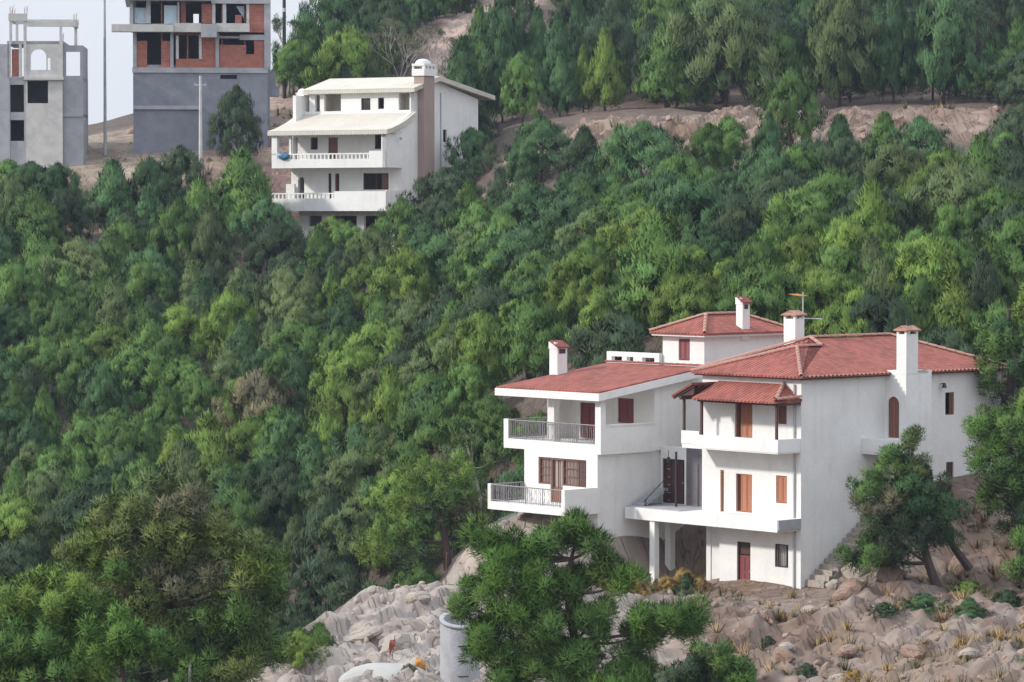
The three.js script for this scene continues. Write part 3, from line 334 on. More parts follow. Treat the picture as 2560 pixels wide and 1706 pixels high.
  part('chimney_pot', [new THREE.CylinderGeometry(0.05, 0.06, 0.3, 8).translate(0.86, 10.55, -5.3)], M.iron, v);
  { const a = opening('aerial'); part('mast', bar([-4.6, 9.3, -5], [-4.6, 11.7, -5], 0.03, 6), M.pipe, a); const g = [bar([-4.6, 11.55, -5], [-5.15, 11.62, -4.9], 0.02, 5)]; for (let i = 0; i < 6; i++) g.push(bar([-4.62 - i * 0.1, 11.55 + i * 0.012, -5.3], [-4.62 - i * 0.1, 11.55 + i * 0.012, -4.7], 0.016, 4)); part('upper_yagi', g, M.orange, a); part('lower_boom', [bar([-4.8, 10.62, -5.0], [-3.65, 10.6, -5.1], 0.022, 5), ...[0, 1, 2, 3].map(i => bar([-4.4 + i * 0.22, 10.62, -5.25], [-4.4 + i * 0.22, 10.62, -4.9], 0.012, 4))], M.pipe, a); v.add(a); }
  return v;
}
buildVilla();
{ const s = thing('outdoor_stair', 'worn concrete stair climbing along the shaded side wall of the red roofed villa', 'stairs', VILLA.toArray(), VTURN); for (let i = 0; i < 15; i++) part('step', bx(0.03, 1.0 + 0.05 * Math.sin(i * 2.3), 0.2 + i * 0.19, 0.46 + i * 0.19, -0.25 - i * 0.27 - 0.3, -0.25 - i * 0.27), M.rock, s); part('base', slabPoly([[0.03, 0.2, -0.3], [1.0, 0.2, -0.3], [1.0, 3.0, -4.3], [0.03, 3.0, -4.3]], 1.2), M.rock, s); }

// ------------------------------------------------------------------ the white house up the slope (same axes)
function buildUpperHouse() {
  const K = [-8.767, 40.36, -236], v = thing('hillside_house', 'unfinished white house with cream roofs and tall brown chimney on the wooded slope', 'house', K, THREE.MathUtils.degToRad(-29));
  const hole = (parent, w, h, u, y, plane, m = M.brownWood, face = 'z', name = 'window') => { const o = opening(name); part('frame', frameGeo(w, h, 0.06, -0.2, -0.1), m, o); return setIn(o, parent, face, u, y, plane); };
  // ground storey
  part('wall', wallZ(rectPts([-7.8, 0, -4.5, 0]), [[-7.1, -6.0, -1.1, -0.36], [-5.4, -3.1, -2.6, -0.36], [-2.5, -0.35, -2.6, -0.36]].map(rectPts), -1.2), M.white, v);
  part('lintel_band', bx(-7.82, 0, -0.34, -0.02, -1.2, -1.1), M.cream, v);
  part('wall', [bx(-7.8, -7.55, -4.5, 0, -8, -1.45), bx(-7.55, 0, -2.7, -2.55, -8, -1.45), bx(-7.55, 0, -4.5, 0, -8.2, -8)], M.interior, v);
  // side wall to the right, curved shoulder under the lower roof
  const roofY = z => z > -3.7 ? [[0.2, 5.62], [-0.6, 5.78], [-1.4, 6.0], [-2.2, 6.27], [-3.0, 6.6], [-3.7, 6.96]].reduce((a, p, i, q) => i && z <= q[i - 1][0] && z >= p[0] ? lerp(q[i - 1][1], p[1], (q[i - 1][0] - z) / (q[i - 1][0] - p[0])) : a, 5.62) : 6.96;
  const sh = []; for (let i = 0; i <= 14; i++) { const z = -i * 0.27; sh.push([z, roofY(z) - 0.06 + 0.1 * sstep(0, 2.5, -z)]); }
  part('wall', wallX([[0, 3.0], ...sh, [-3.9, 8.3], [-6.8, 9.25], [-13, 8.1], [-13, -5], [-2.2, -5], [-2.2, 3.0]], [[-8.47, -7.94, 4.9, 5.8], [-11.81, -11.35, 4.9, 5.83], [-8.4, -7.8, 2.4, 3.12]].map(rectPts), 0), M.white, v);
  hole(v, 0.53, 0.9, -7.94, 4.9, 0, M.darkWood, 'x'); hole(v, 0.46, 0.93, -11.35, 4.9, 0, M.darkWood, 'x'); hole(v, 0.6, 0.72, -7.8, 2.4, 0, M.darkWood, 'x');
  part('downpipe', bar([0.05, -2, -7.55], [0.05, 8.4, -7.55], 0.04, 6), M.pipe, v);
  part('wall', [bx(-9.1, -0.25, -2, 8.2, -13, -12.75), bx(-9.15, -8.9, 0.2, 8.2, -12.75, -2.4)], M.white, v);
  part('partition', [bx(-8.9, -0.25, 3.02, 3.2, -12.7, -2.4), bx(-8.9, -0.25, 6.6, 6.8, -12.7, -3.86), bx(-8.9, -0.25, 0.0, 0.2, -12.7, -2.4), bx(-4.6, -4.4, 0.2, 8.2, -12.7, -6.2), bx(-8.9, -0.25, 0.2, 6.6, -7.2, -7.0), bx(-1.6, -1.45, 0.2, 3.0, -7.0, -3.6)], M.interior, v);
  // recessed storey walls
  part('wall', wallZ(rectPts([-9.15, -0.25, 0.2, 3.02]), [archPts([-8.58, -8.05, 0.32, 2.42]), rectPts([-6.05, -5.78, 0.32, 2.64]), rectPts([-5.5, -5.13, 0.32, 2.64]), rectPts([-3.15, -1.06, 1.48, 2.64])], -2.15), M.white, v);
  hole(v, 0.27, 2.32, -6.05, 0.32, -2.15, M.darkWood, 'z', 'slit_window'); hole(v, 0.37, 2.32, -5.5, 0.32, -2.15, M.orangeWood, 'z', 'slit_window'); { const w = hole(v, 2.09, 1.16, -3.15, 1.48, -2.15, M.darkWood); part('mullion', bx(1.0, 1.06, 0.06, 1.1, -0.2, -0.1), M.darkWood, w); part('board', bx(1.35, 2.0, 0.06, 1.1, -0.36, -0.3), M.brownWood, w); }
  part('wall', wallZ(rectPts([-9.15, -0.25, 3.2, 5.75]), [[-7.52, -6.92, 4.33, 5.2], [-6.05, -5.24, 3.28, 5.18], [-2.2, -1.2, 4.33, 5.36], [-9.0, -8.6, 3.4, 5.2]].map(rectPts), -2.15), M.white, v);
  hole(v, 0.6, 0.87, -7.52, 4.33, -2.15, M.brownWood); { const d = hole(v, 0.81, 1.9, -6.05, 3.28, -2.15, M.brownWood, 'z', 'door'); part('leaf', bx(0.06, 0.75, 0.06, 1.84, -0.18, -0.13), M.brownWood, d); } hole(v, 1.0, 1.03, -2.2, 4.33, -2.15, M.darkWood);
  // balconies
  const posts = (b, x0, x1, y0, y1, z) => { const g = [bx(x0, x1, y1 - 0.09, y1, z - 0.1, z)]; for (let x = x0 + 0.2; x < x1 - 0.1; x += 0.32) g.push(bx(x, x + 0.1, y0, y1 - 0.09, z - 0.09, z - 0.01)); part('balustrade', g, M.white, b); };
  { const b = opening('balcony'); part('slab', bx(-9.35, -0.02, 0.0, 0.2, -2.14, -0.02), M.white, b); part('parapet', [bx(-9.4, 0, -0.02, 0.86, -0.14, 0), bx(-9.4, -9.28, -0.02, 0.86, -2.1, -0.14), bx(-4.2, 0, 0.86, 1.36, -0.14, 0), bx(-0.12, 0.005, -0.02, 1.42, -2.15, -0.14)], M.white, b); posts(b, -9.4, -4.2, 0.86, 1.25, 0); part('low_wall', [bx(-9.3, -8.6, 0.2, 1.9, -1.9, -1.7)], M.white, b); v.add(b); }
  { const b = opening('balcony'); part('slab', bx(-9.35, -0.02, 3.03, 3.22, -2.14, -0.02), M.white, b); part('parapet', [bx(-9.4, 0, 3.0, 3.62, -0.14, 0), bx(-9.4, -9.28, 3.0, 3.62, -2.1, -0.14), bx(-1.35, 0, 3.62, 4.16, -0.14, 0)], M.white, b); posts(b, -9.4, -1.35, 3.62, 4.02, 0); part('column', bx(-9.4, -8.95, 3.62, 5.45, -0.3, 0), M.white, b); part('column', bx(-8.0, -7.85, 3.62, 5.45, -0.3, -0.1), M.white, b); part('column', bx(-0.35, 0.004, 4.16, 5.5, -0.3, 0), M.white, b); v.add(b); }
  // lower roof, swept up to the top storey
  { const r = opening('lower_roof'), s = []; const zs = [0.22, -0.6, -1.4, -2.2, -3.0, -3.75]; for (const z of zs) s.push([z, roofY(Math.min(z, 0.2))]); const pts = [...s, ...s.slice().reverse().map(([z, y]) => [z, y - 0.32])], g = new THREE.ExtrudeGeometry(shapeOf(pts.map(([z, y]) => [-z, y]), []), { depth: 9.85, bevelEnabled: false }); g.rotateY(Math.PI / 2); g.translate(-9.6, 0, 0); part('tiles', g, M.cream, r); v.add(r); }
  // top storey
  part('wall', wallZ([[-9.1, 6.5], [-0.1, 6.5], [-0.1, 8.45], [-9.1, 8.45]], [[-8.98, -8.52, 7.08, 8.27], [-8.06, -7.64, 7.08, 8.27], [-7.28, -5.88, 7.08, 8.3], [-4.2, -3.42, 7.12, 7.96], [-2.8, -2.3, 7.18, 7.98], [-1.1, -0.2, 7.08, 8.27]].map(rectPts), -3.6), M.white, v);
  part('recess_wall', [wallZ(rectPts([-7.5, -5.6, 6.8, 8.4]), [rectPts([-6.75, -6.05, 6.85, 7.95])], -4.9, 0.15), bx(-7.5, -7.35, 6.8, 8.4, -4.9, -3.86), bx(-5.75, -5.6, 6.8, 8.4, -4.9, -3.86)], M.cream, v); part('recess_wall', [wallZ(rectPts([-1.3, -0.25, 6.8, 8.4]), [rectPts([-0.75, -0.3, 6.85, 7.98])], -4.6, 0.15), bx(-1.3, -1.15, 6.8, 8.4, -4.6, -3.86)], M.cream, v);
  hole(v, 0.78, 0.84, -4.2, 7.12, -3.6, M.darkWood); hole(v, 0.5, 0.8, -2.8, 7.18, -3.6, M.darkWood); hole(v, 0.7, 1.1, -6.75, 6.85, -4.9, M.brownWood, 'z', 'door'); hole(v, 0.45, 1.13, -0.75, 6.85, -4.6, M.brownWood, 'z', 'door');
  { const r = opening('top_roof'); const pts = [[-3.15, 8.62], [-6.8, 9.55], [-14.75, 8.4], [-14.75, 8.08], [-6.8, 9.22], [-3.15, 8.32]], g = new THREE.ExtrudeGeometry(shapeOf(pts.map(([z, y]) => [-z, y]), []), { depth: 9.25, bevelEnabled: false }); g.rotateY(Math.PI / 2); g.translate(-8.8, 0, 0); part('tiles', g, M.cream, r); v.add(r); }
  { const c = opening('chimney'); part('stack', bx(-0.3, 0.5, -5, 9.5, -5.86, -4.4), M.brownRender, c); part('quoin', bx(-0.3, 0.52, -5, 9.5, -4.42, -4.38), M.brownRender, c);
    part('pot', [bx(-0.42, 0.6, 9.5, 9.98, -5.98, -4.28), bx(-0.42, 0.6, 10.2, 10.36, -5.98, -4.28), ...[-5.95, -5.45, -4.95, -4.5].map(z => bx(0.4, 0.6, 9.98, 10.2, z, z + 0.18)), bx(-0.42, -0.3, 9.98, 10.2, -4.5, -4.32), bx(-0.42, -0.3, 9.98, 10.2, -5.95, -5.8)], M.white, c); const d = new THREE.SphereGeometry(1, 16, 8, 0, Math.PI * 2, 0, Math.PI / 2); d.scale(0.44, 0.36, 0.83); d.translate(0.01, 10.36, -5.13); part('cap', d, M.white, c); v.add(c); }
  { const c = opening('chimney'); part('stack', bx(-9.62, -8.98, 6.3, 8.4, -4.15, -3.58), M.white, c); const d = new THREE.SphereGeometry(1, 12, 6, 0, Math.PI * 2, 0, Math.PI / 2); d.scale(0.36, 0.32, 0.3); d.translate(-9.3, 8.43, -3.88); part('cap', [d, bx(-9.68, -8.92, 8.35, 8.44, -4.2, -3.57)], M.white, c); v.add(c); }
  { const l = opening('wall_lamp'); part('arm', bar([0, 5.35, -0.7], [0.35, 5.45, -1.6], 0.03, 5), M.pipe, l); part('head', new THREE.SphereGeometry(0.12, 8, 6).translate(0.35, 5.05, -1.5), M.pipe, l); v.add(l); }
  const bl = thing('tarp_bundle', 'small blue tarpaulin bundle on the balcony of the white hillside house', 'tarpaulin', K, THREE.MathUtils.degToRad(-29)); { const g = new THREE.IcosahedronGeometry(0.42, 2); const p = g.attributes.position; for (let i = 0; i < p.count; i++) { const f = 0.8 + 0.4 * vnoise(p.getX(i) * 5 + 9, p.getY(i) * 5 + p.getZ(i) * 3, 4); p.setXYZ(i, p.getX(i) * f * 1.0, p.getY(i) * f * 0.62, p.getZ(i) * f * 0.7); } g.computeVertexNormals(); g.translate(-8.35, 3.85, 0.02); part('sheet', g, M.blue, bl); part('rope', [bar([-8.75, 3.95, 0.24], [-7.95, 3.95, 0.24], 0.02, 5)], M.greyIron, bl); }
}
buildUpperHouse();

// ------------------------------------------------------------------ unfinished buildings on the ridge
function buildFrameBuilding() {                            // measures: q() turns 1/33 m units counted from the lower right corner into boxes
  const v = thing('unfinished_building', 'unfinished concrete frame building with red brick infill and grey basement on the ridge', 'building', [-18.20, 51.13, -257], 0.1);
  const q = (x0, x1, y0, y1, z0, z1) => bx((x0 - 678) / 33, (x1 - 678) / 33, (172 - y1) / 33, (172 - y0) / 33, z0, z1), W = (x0, x1, y0, y1) => rectPts([(x0 - 678) / 33, (x1 - 678) / 33, (172 - y1) / 33, (172 - y0) / 33]);
  part('basement_wall', wallZ(W(337, 670, 184, 410), [W(553, 594, 189, 199)], -0.12, 0.3), M.darkConcrete, v);
  part('plinth_band', q(335, 672, 171, 184, -0.35, -0.02), M.concrete, v); part('ledge', q(338, 503, 266, 275, -0.12, 0.06), M.concrete, v);
  part('retaining_wall', [q(670, 692, 178, 215, -2.5, -1.0), q(670, 700, 215, 240, -2.5, -0.8)], M.darkConcrete, v);
  part('side_wall', [q(668, 676, -60, 410, -9, -0.45), q(337, 345, -60, 410, -9, -0.45), q(345, 668, 184, 410, -9, -8.8)], M.darkConcrete, v);
  for (const a of [[662, 678, -60, 171], [541, 550, 62, 171], [329, 338, -10, 66], [337, 346, 84, 171], [370, 381, -10, 62], [429, 437, 84, 171]]) part('column', q(...a, -0.4, 0.0), M.concrete, v);
  for (const a of [[443, 450, 92, 150], [559, 568, 8, 62], [533, 541, 8, 62], [447, 452, 8, 62], [618, 625, 8, 62], [500, 507, 88, 150]]) part('post', q(...a, -0.35, -0.05), M.paleConcrete, v);
  part('slab', q(330, 678, 62, 70, -8.8, -0.42), M.concrete, v); part('slab', q(318, 678, -4, 5, -8.8, -0.42), M.concrete, v);
  part('slab', q(318, 531, -2, 6, -0.42, 0.9), M.concrete, v); part('slab', q(531, 678, -10, 12, -0.4, 0.1), M.concrete, v); part('slab', q(338, 668, 164, 172, -8.8, -0.4), M.concrete, v);
  for (const a of [[437, 505, 62, 84, -0.4, 0.6], [505, 544, 64, 97, -0.4, 0.9], [544, 625, 62, 83, -0.4, 0.7], [285, 437, 66, 84, -0.4, 0.8]]) part('balcony_front', q(...a), a[0] === 505 ? M.concrete : M.paleConcrete, v);
  part('beam', [q(601, 662, 89, 102, -0.42, -0.02), q(550, 601, 92, 98, -0.42, -0.1)], M.concrete, v); part('beam', q(437, 541, 84, 91, -0.42, -0.1), M.tileDark, v);
  for (const a of [[625, 662, 13, 83], [507, 533, 13, 60], [551, 617, 114, 171], [637, 662, 103, 171], [617, 637, 137, 171], [507, 541, 97, 171], [443, 507, 149, 171], [346, 372, 105, 171], [407, 429, 105, 171], [590, 606, 40, 60]]) part('brick_panel', q(...a, -0.3, -0.12), M.brick, v);
  part('window_board', q(414, 446, 17, 63, -0.3, -0.15), M.boardBlue, v); part('window_board', q(341, 370, 23, 62, -0.5, -0.35), M.boardBlue, v);
  part('window_board', new THREE.ExtrudeGeometry(shapeOf([[-2.6, 4.7], [-2.0, 4.7], [-2.0, 3.75]], []), { depth: 0.05, bevelEnabled: false }).translate(0, 0, -0.6), M.boardBlue, v);
  part('back_wall', wallZ(W(338, 670, -60, 184), [W(488, 502, 24, 57)], -7.2, 0.2), M.interior, v);
  part('slot_dark_backing', q(548, 600, 186, 202, -0.9, -0.7), M.iron, v); part('partition', [q(455, 468, 5, 64, -7, -0.5), q(512, 516, 5, 64, -7, -0.6), q(556, 560, 5, 164, -7, -0.6), q(612, 616, 5, 164, -7, -0.6), q(470, 474, 70, 164, -7, -0.6), q(406, 410, 5, 164, -7, -0.6)], M.brick, v);  // near-black backing added, standing in for the shade inside the basement slot
}
buildFrameBuilding();
function buildPaleBuilding() {
  const v = thing('frame_house', 'pale concrete frame house with arched opening and open rooftop beams, half built', 'building', [-37.95, 45.34, -252], 0.06);
  const q = (x0, x1, y0, y1, z0, z1) => bx(x0 / 33.7, x1 / 33.7, (360 - y1) / 33.7, (360 - y0) / 33.7, z0, z1), W = (x0, x1, y0, y1) => [x0 / 33.7, x1 / 33.7, (360 - y1) / 33.7, (360 - y0) / 33.7];
  part('wall', wallZ(rectPts(W(-40, 26, 112, 420)), [], 0, 0.25), M.concrete, v);
  part('wall', wallZ(rectPts(W(26, 66, 192, 420)), [rectPts(W(27, 61, 213, 281)), rectPts(W(27, 61, 301, 353))], -0.1, 0.25), M.concrete, v);
  part('wall', wallZ(rectPts(W(66, 155, 104, 196)), [archPts(W(78, 117, 124, 176)), rectPts(W(120, 127, 146, 176))], -0.05, 0.22), M.paleConcrete, v);
  part('wall', wallZ(rectPts(W(66, 157, 200, 420)), [rectPts(W(70, 121, 203, 259))], 0.02, 0.25), M.paleConcrete, v);
  part('wall', wallZ(rectPts(W(157, 207, 114, 420)), [rectPts(W(165, 200, 130, 190))], -0.4, 0.25), M.concrete, v);
  part('ledge', q(62, 160, 194, 201, -0.3, 0.25), M.paleConcrete, v);
  part('brick_panel', q(31, 48, 124, 194, -0.4, -0.2), M.brick, v);
  for (const a of [[21, 29, 112, 196], [49, 56, 112, 196], [150, 158, 106, 200], [61, 68, 50, 200], [26, 32, 52, 112], [150, 156, 66, 106]]) part('column', q(...a, -0.3, 0), M.paleConcrete, v);
  part('column', q(33, 39, 52, 112, -3.3, -3.0), M.paleConcrete, v); part('column', q(180, 187, 66, 114, -3.3, -3), M.paleConcrete, v);
  part('roof_beam', [q(24, 70, 36, 54, -0.34, 0.06), q(70, 190, 54, 68, -0.34, 0.0), q(24, 32, 38, 52, -3.3, -0.34), q(24, 190, 44, 56, -3.6, -3.3), q(180, 190, 50, 66, -3.3, -0.34)], M.paleConcrete, v);
  for (const [x, y] of [[28, 36], [64, 36], [186, 54], [33, 44], [153, 104]]) part('rebar', [0, 1, 2, 3].map(i => bar([x / 33.7 + (i % 2) * 0.16, (360 - y) / 33.7, -0.05 - (i > 1) * 0.18], [x / 33.7 + (i % 2) * 0.16 + 0.03 * (i - 1), (360 - y) / 33.7 + 0.45 + 0.06 * i, -0.05 - (i > 1) * 0.18], 0.016, 4)), M.brownRender, v);
  part('slab', [q(20, 160, 104, 112, -6, -0.05), q(-40, 207, 284, 292, -6, -0.3), q(-40, 207, 194, 200, -6, -0.42)], M.concrete, v);
  part('side_wall', [q(202, 207, 114, 420, -6, -0.65), q(-40, -34, 112, 420, -6, -0.25), q(-40, 207, 196, 420, -6.2, -6)], M.concrete, v);
}
buildPaleBuilding();

// ------------------------------------------------------------------ ordinal labels: counts look-alikes from left to right as the photograph shows them
camera.updateMatrixWorld(); camera.updateProjectionMatrix();
const seen = p => { const q = p.clone().project(camera); return [(q.x + 1) * 1280, (1 - q.y) * 853]; };
const ORD = ['leftmost', 'second', 'third', 'fourth', 'fifth', 'sixth', 'seventh', 'eighth', 'ninth', 'tenth', 'eleventh', 'twelfth', 'thirteenth', 'fourteenth', 'fifteenth', 'sixteenth', 'seventeenth', 'eighteenth', 'nineteenth', 'twentieth'];
const waiting = new Map();
function sorted(o, look, place, top) { const k = `${look}|${place}`; if (!waiting.has(k)) waiting.set(k, []); waiting.get(k).push([o, seen(top)]); }
function labelSorted() { for (const [k, list] of waiting) { const [look, place] = k.split('|'); list.sort((a, b) => a[1][0] - b[1][0]); list.forEach(([o], i) => { o.userData.label = list.length === 1 ? `only ${look} ${place}` : i === list.length - 1 ? `rightmost ${look} ${place}` : i === 0 ? `leftmost ${look} ${place}` : `${look} ${place}, ${ORD[i] ?? 'late'} from left`; }); } }

// ------------------------------------------------------------------ foliage
const leafMat = (r, g, b) => new THREE.MeshPhysicalMaterial({ color: r === 1 ? lin(1, 1, 1) : lin(r * 1.14, g * 1.12, b * 1.02), vertexColors: true, roughness: 0.75, specularIntensity: 0.25, transmission: 0.1, thickness: 0, side: THREE.DoubleSide });
const HUE = { y: [leafMat(0.116, 0.180, 0.040), 'yellow green'], g: [leafMat(0.080, 0.145, 0.040), 'mid green'], b: [leafMat(0.054, 0.108, 0.046), 'bluish green'], o: [leafMat(0.096, 0.136, 0.056), 'greyish olive'], d: [leafMat(0.045, 0.072, 0.038), 'dark green'], r: [leafMat(0.125, 0.115, 0.075), 'brownish'], v: [leafMat(0.076, 0.148, 0.032), 'fresh green'], s: [leafMat(0.28, 0.19, 0.07), 'dry orange'], k: [leafMat(0.120, 0.118, 0.075), 'grey brown'], m: [leafMat(0.120, 0.150, 0.050), 'olive brown'],  };
const TONES = {}; const toned = (c, k) => (TONES[c] ??= [0.78, 1, 1.2].map(f => { const m = HUE[c][0].clone(); m.color.multiplyScalar(f); return m; }))[k];                       // darker and lighter individuals of a kind
function leaves(clumps, rng, o) {                          // clumps: [x, y, z, r]; tufts of needles stand on each clump's outside and inside
  const pos = [], nor = [], col = [], up = new THREE.Vector3(0, 1, 0), d = new THREE.Vector3(), n = new THREE.Vector3(), a = new THREE.Vector3(), s = new THREE.Vector3(), p = new THREE.Vector3(), t = new THREE.Vector3();
  for (const [cx, cy, cz, cr, ax, ay, az] of clumps) {
    const tone = 0.8 + 0.4 * rng(), hue = rng(), N = Math.round(o.n * (cr / o.r0) ** 2);
    for (let i = 0; i < N; i++) {
      d.set(rng() * 2 - 1, rng() * 2 - 1, rng() * 2 - 1); if (d.lengthSq() > 1 || d.lengthSq() < 0.02) { i--; continue; } d.normalize(); if (d.y < -0.2 && rng() < 0.45) d.y *= -1;
      const k = 0.45 + 0.6 * Math.sqrt(rng()); p.set(cx, cy, cz).addScaledVector(d, cr * k * (0.8 + 0.35 * rng())); p.y -= 0.18 * cr * (1 - d.y) * 0.5;
      n.copy(d).multiplyScalar(0.6).add(t.set(rng() - 0.5, rng() - 0.5, rng() - 0.5).multiplyScalar(0.55)); n.x += (ax || 0) * 1.3; n.y += (ay || 0) + 0.1; n.z += (az || 0) * 1.3; n.normalize();
      a.set(rng() - 0.5, rng() - 0.5, rng() - 0.5).multiplyScalar(o.feather ? 1.0 : 1.3).addScaledVector(d, o.feather ? 0.55 : 0.75).addScaledVector(up, o.feather ? 1.0 : 0.4); a.addScaledVector(n, -0.55 * a.dot(n)).normalize();
      s.crossVectors(a, n).normalize(); const L = o.len * (0.65 + 0.7 * rng()), w = o.wid * (0.7 + 0.6 * rng());
      // counter-clockwise as seen from the outside
      const b0 = [p.x + s.x * w, p.y + s.y * w, p.z + s.z * w], b1 = [p.x - s.x * w, p.y - s.y * w, p.z - s.z * w], tip = [p.x + a.x * L, p.y + a.y * L, p.z + a.z * L];
      t.crossVectors(s, a).negate(); const out = t.dot(n) > 0;
      pos.push(...(out ? b0 : b1), ...(out ? b1 : b0), ...tip);
      const f = tone * (0.72 + 0.56 * rng()), h = 0.88 + 0.24 * (0.6 * hue + 0.4 * rng());
      for (let q = 0; q < 3; q++) { nor.push(n.x, n.y, n.z); col.push(f * h * (o.warm ?? 1), f, f * (2 - h) * 0.98); }
    }
  }
  const g = new THREE.BufferGeometry(); g.setAttribute('position', new THREE.Float32BufferAttribute(pos, 3)); g.setAttribute('normal', new THREE.Float32BufferAttribute(nor, 3)); g.setAttribute('color', new THREE.Float32BufferAttribute(col, 3)); return g;
}
function limb(pts, r0, r1, seg = 6, radial = 6) {          // tapered bent tube
  const c = new THREE.CatmullRomCurve3(pts.map(p => new THREE.Vector3(...p))), g = new THREE.TubeGeometry(c, seg, 1, radial, false), p = g.attributes.position;
  for (let i = 0; i <= seg; i++) { const q = c.getPointAt(i / seg), r = lerp(r0, r1, i / seg); for (let k = 0; k <= radial; k++) { const j = i * (radial + 1) + k; p.setXYZ(j, q.x + (p.getX(j) - q.x) * r, q.y + (p.getY(j) - q.y) * r, q.z + (p.getZ(j) - q.z) * r); } }
  g.computeVertexNormals(); return g;
}
// crowns of young pines, one metre wide and one tall: many small sprays on an uneven lobed envelope
const SHAPES = ['rounded', 'pointed', 'irregular', 'pointed', 'pointed', 'spreading', 'irregular', 'pointed', 'pointed', 'irregular', 'rounded', 'lopsided', 'pointed', 'irregular'];
const proto = SHAPES.map((kind, s) => {
  const rng = rngOf(2000 + s * 77), cl = [], tips = [], side = rng() * 6.28, lobes = 3 + Math.floor(rng() * 3), rough = kind === 'irregular' ? 0.4 : kind === 'lopsided' ? 0.32 : 0.27;
  const reach = (h, a) => {                                // how far the crown reaches at height h (0..1) and bearing a
    const y0 = kind === 'spreading' ? 0.3 : 0.1, t = (h - y0) / (0.97 - y0); if (t < 0 || t > 1) return 0;
    let r = kind === 'pointed' ? 0.47 * Math.pow(1 - t, 0.75) * Math.min(1, 0.45 + t * 3) : kind === 'spreading' ? 0.5 * Math.sqrt(Math.max(0, 1 - Math.pow(t * 1.02 - 0.3, 2) / 0.52)) : 0.48 * Math.sqrt(Math.max(0, 1 - Math.pow(t * 1.0 - 0.36, 2) / 0.41));
    r *= 1 + rough * Math.sin(lobes * a + 7 * h + s) + rough * 1.6 * (vnoise(a * 1.6 + s * 5, h * 5.5, 61 + s) - 0.5); if (kind === 'lopsided') r *= 0.78 + 0.3 * Math.cos(a - side); return r; };
  for (let i = 0; i < 125; i++) { const h = 0.12 + 0.88 * Math.pow((i + rng()) / 125, 0.82), a = i * 2.399 + rng(), R = reach(h, a); if (R < 0.015 && h < 0.9) continue; const k = R * (0.58 + 0.46 * Math.sqrt(rng())), x = k * Math.cos(a), z = k * Math.sin(a), q = k / Math.max(0.05, R); cl.push([x, h - 0.02 + (rng() - 0.5) * 0.04, z, 0.05 + 0.036 * rng(), Math.cos(a) * 0.62 * q, 0.12 + 0.75 * (h - 0.42), Math.sin(a) * 0.62 * q]); }
  for (let i = 0; i < 9; i++) tips.push(cl[Math.floor((i + 0.5) / 9 * cl.length)]);
  const crown = leaves(cl, rng, { n: 74, r0: 0.07, len: 0.08, wid: 0.0078, feather: 1 });
  const lean = (rng() - 0.5) * 0.1, tr = [limb([[0, -0.12, 0], [lean, 0.3, lean * 0.5], [lean, 0.84, 0]], 0.026, 0.006, 5, 6)];
  for (const c of tips) { const y0 = Math.max(0.1, c[1] - 0.2); tr.push(limb([[lean * y0, y0, 0], [c[0] * 0.5, c[1] - 0.08, c[2] * 0.5], [c[0], c[1], c[2]]], 0.011, 0.003, 4, 4)); }
  const G = new THREE.Group(); const c = new THREE.Mesh(crown, HUE.g[0]); c.name = 'crown'; const t = new THREE.Mesh(mergeGeometries(tr), M.bark); t.name = 'trunk'; G.add(t, c); shade(G); return { G, kind, crown, trunk: t.geometry };
});
const NP = proto.length;
function regionOf([px, py]) {
  if (py < 310 && px > 1130) return 'on the hilltop above the road cut'; if (py < 240 && px > 660) return 'behind the white hillside house';
  if (px < 640 && py < 610) return 'below the unfinished buildings'; if (px > 1480 && py < 480) return 'just below the road cut'; if (px > 1000 && py < 480) return 'right of the white hillside house';
  if (px > 2050 && py > 840) return 'right of the red roofed villa'; if (px > 1900) return 'behind the villa\'s right side'; if (px > 1300) return 'behind the villa\'s left wing'; if (px >= 950 && py > 850) return 'left of the red roofed villa'; if (px >= 950) return 'on the slope between the two white houses';
  if (px > 560 && py < 740) return 'just below the white hillside house'; if (px > 560 && py < 1000) return 'in the middle of the slope'; if (px > 560) return 'in the dark ravine'; if (py < 780) return 'on the upper left slope'; if (py < 1030) return 'on the middle left slope'; return 'on the lower left slope';
}
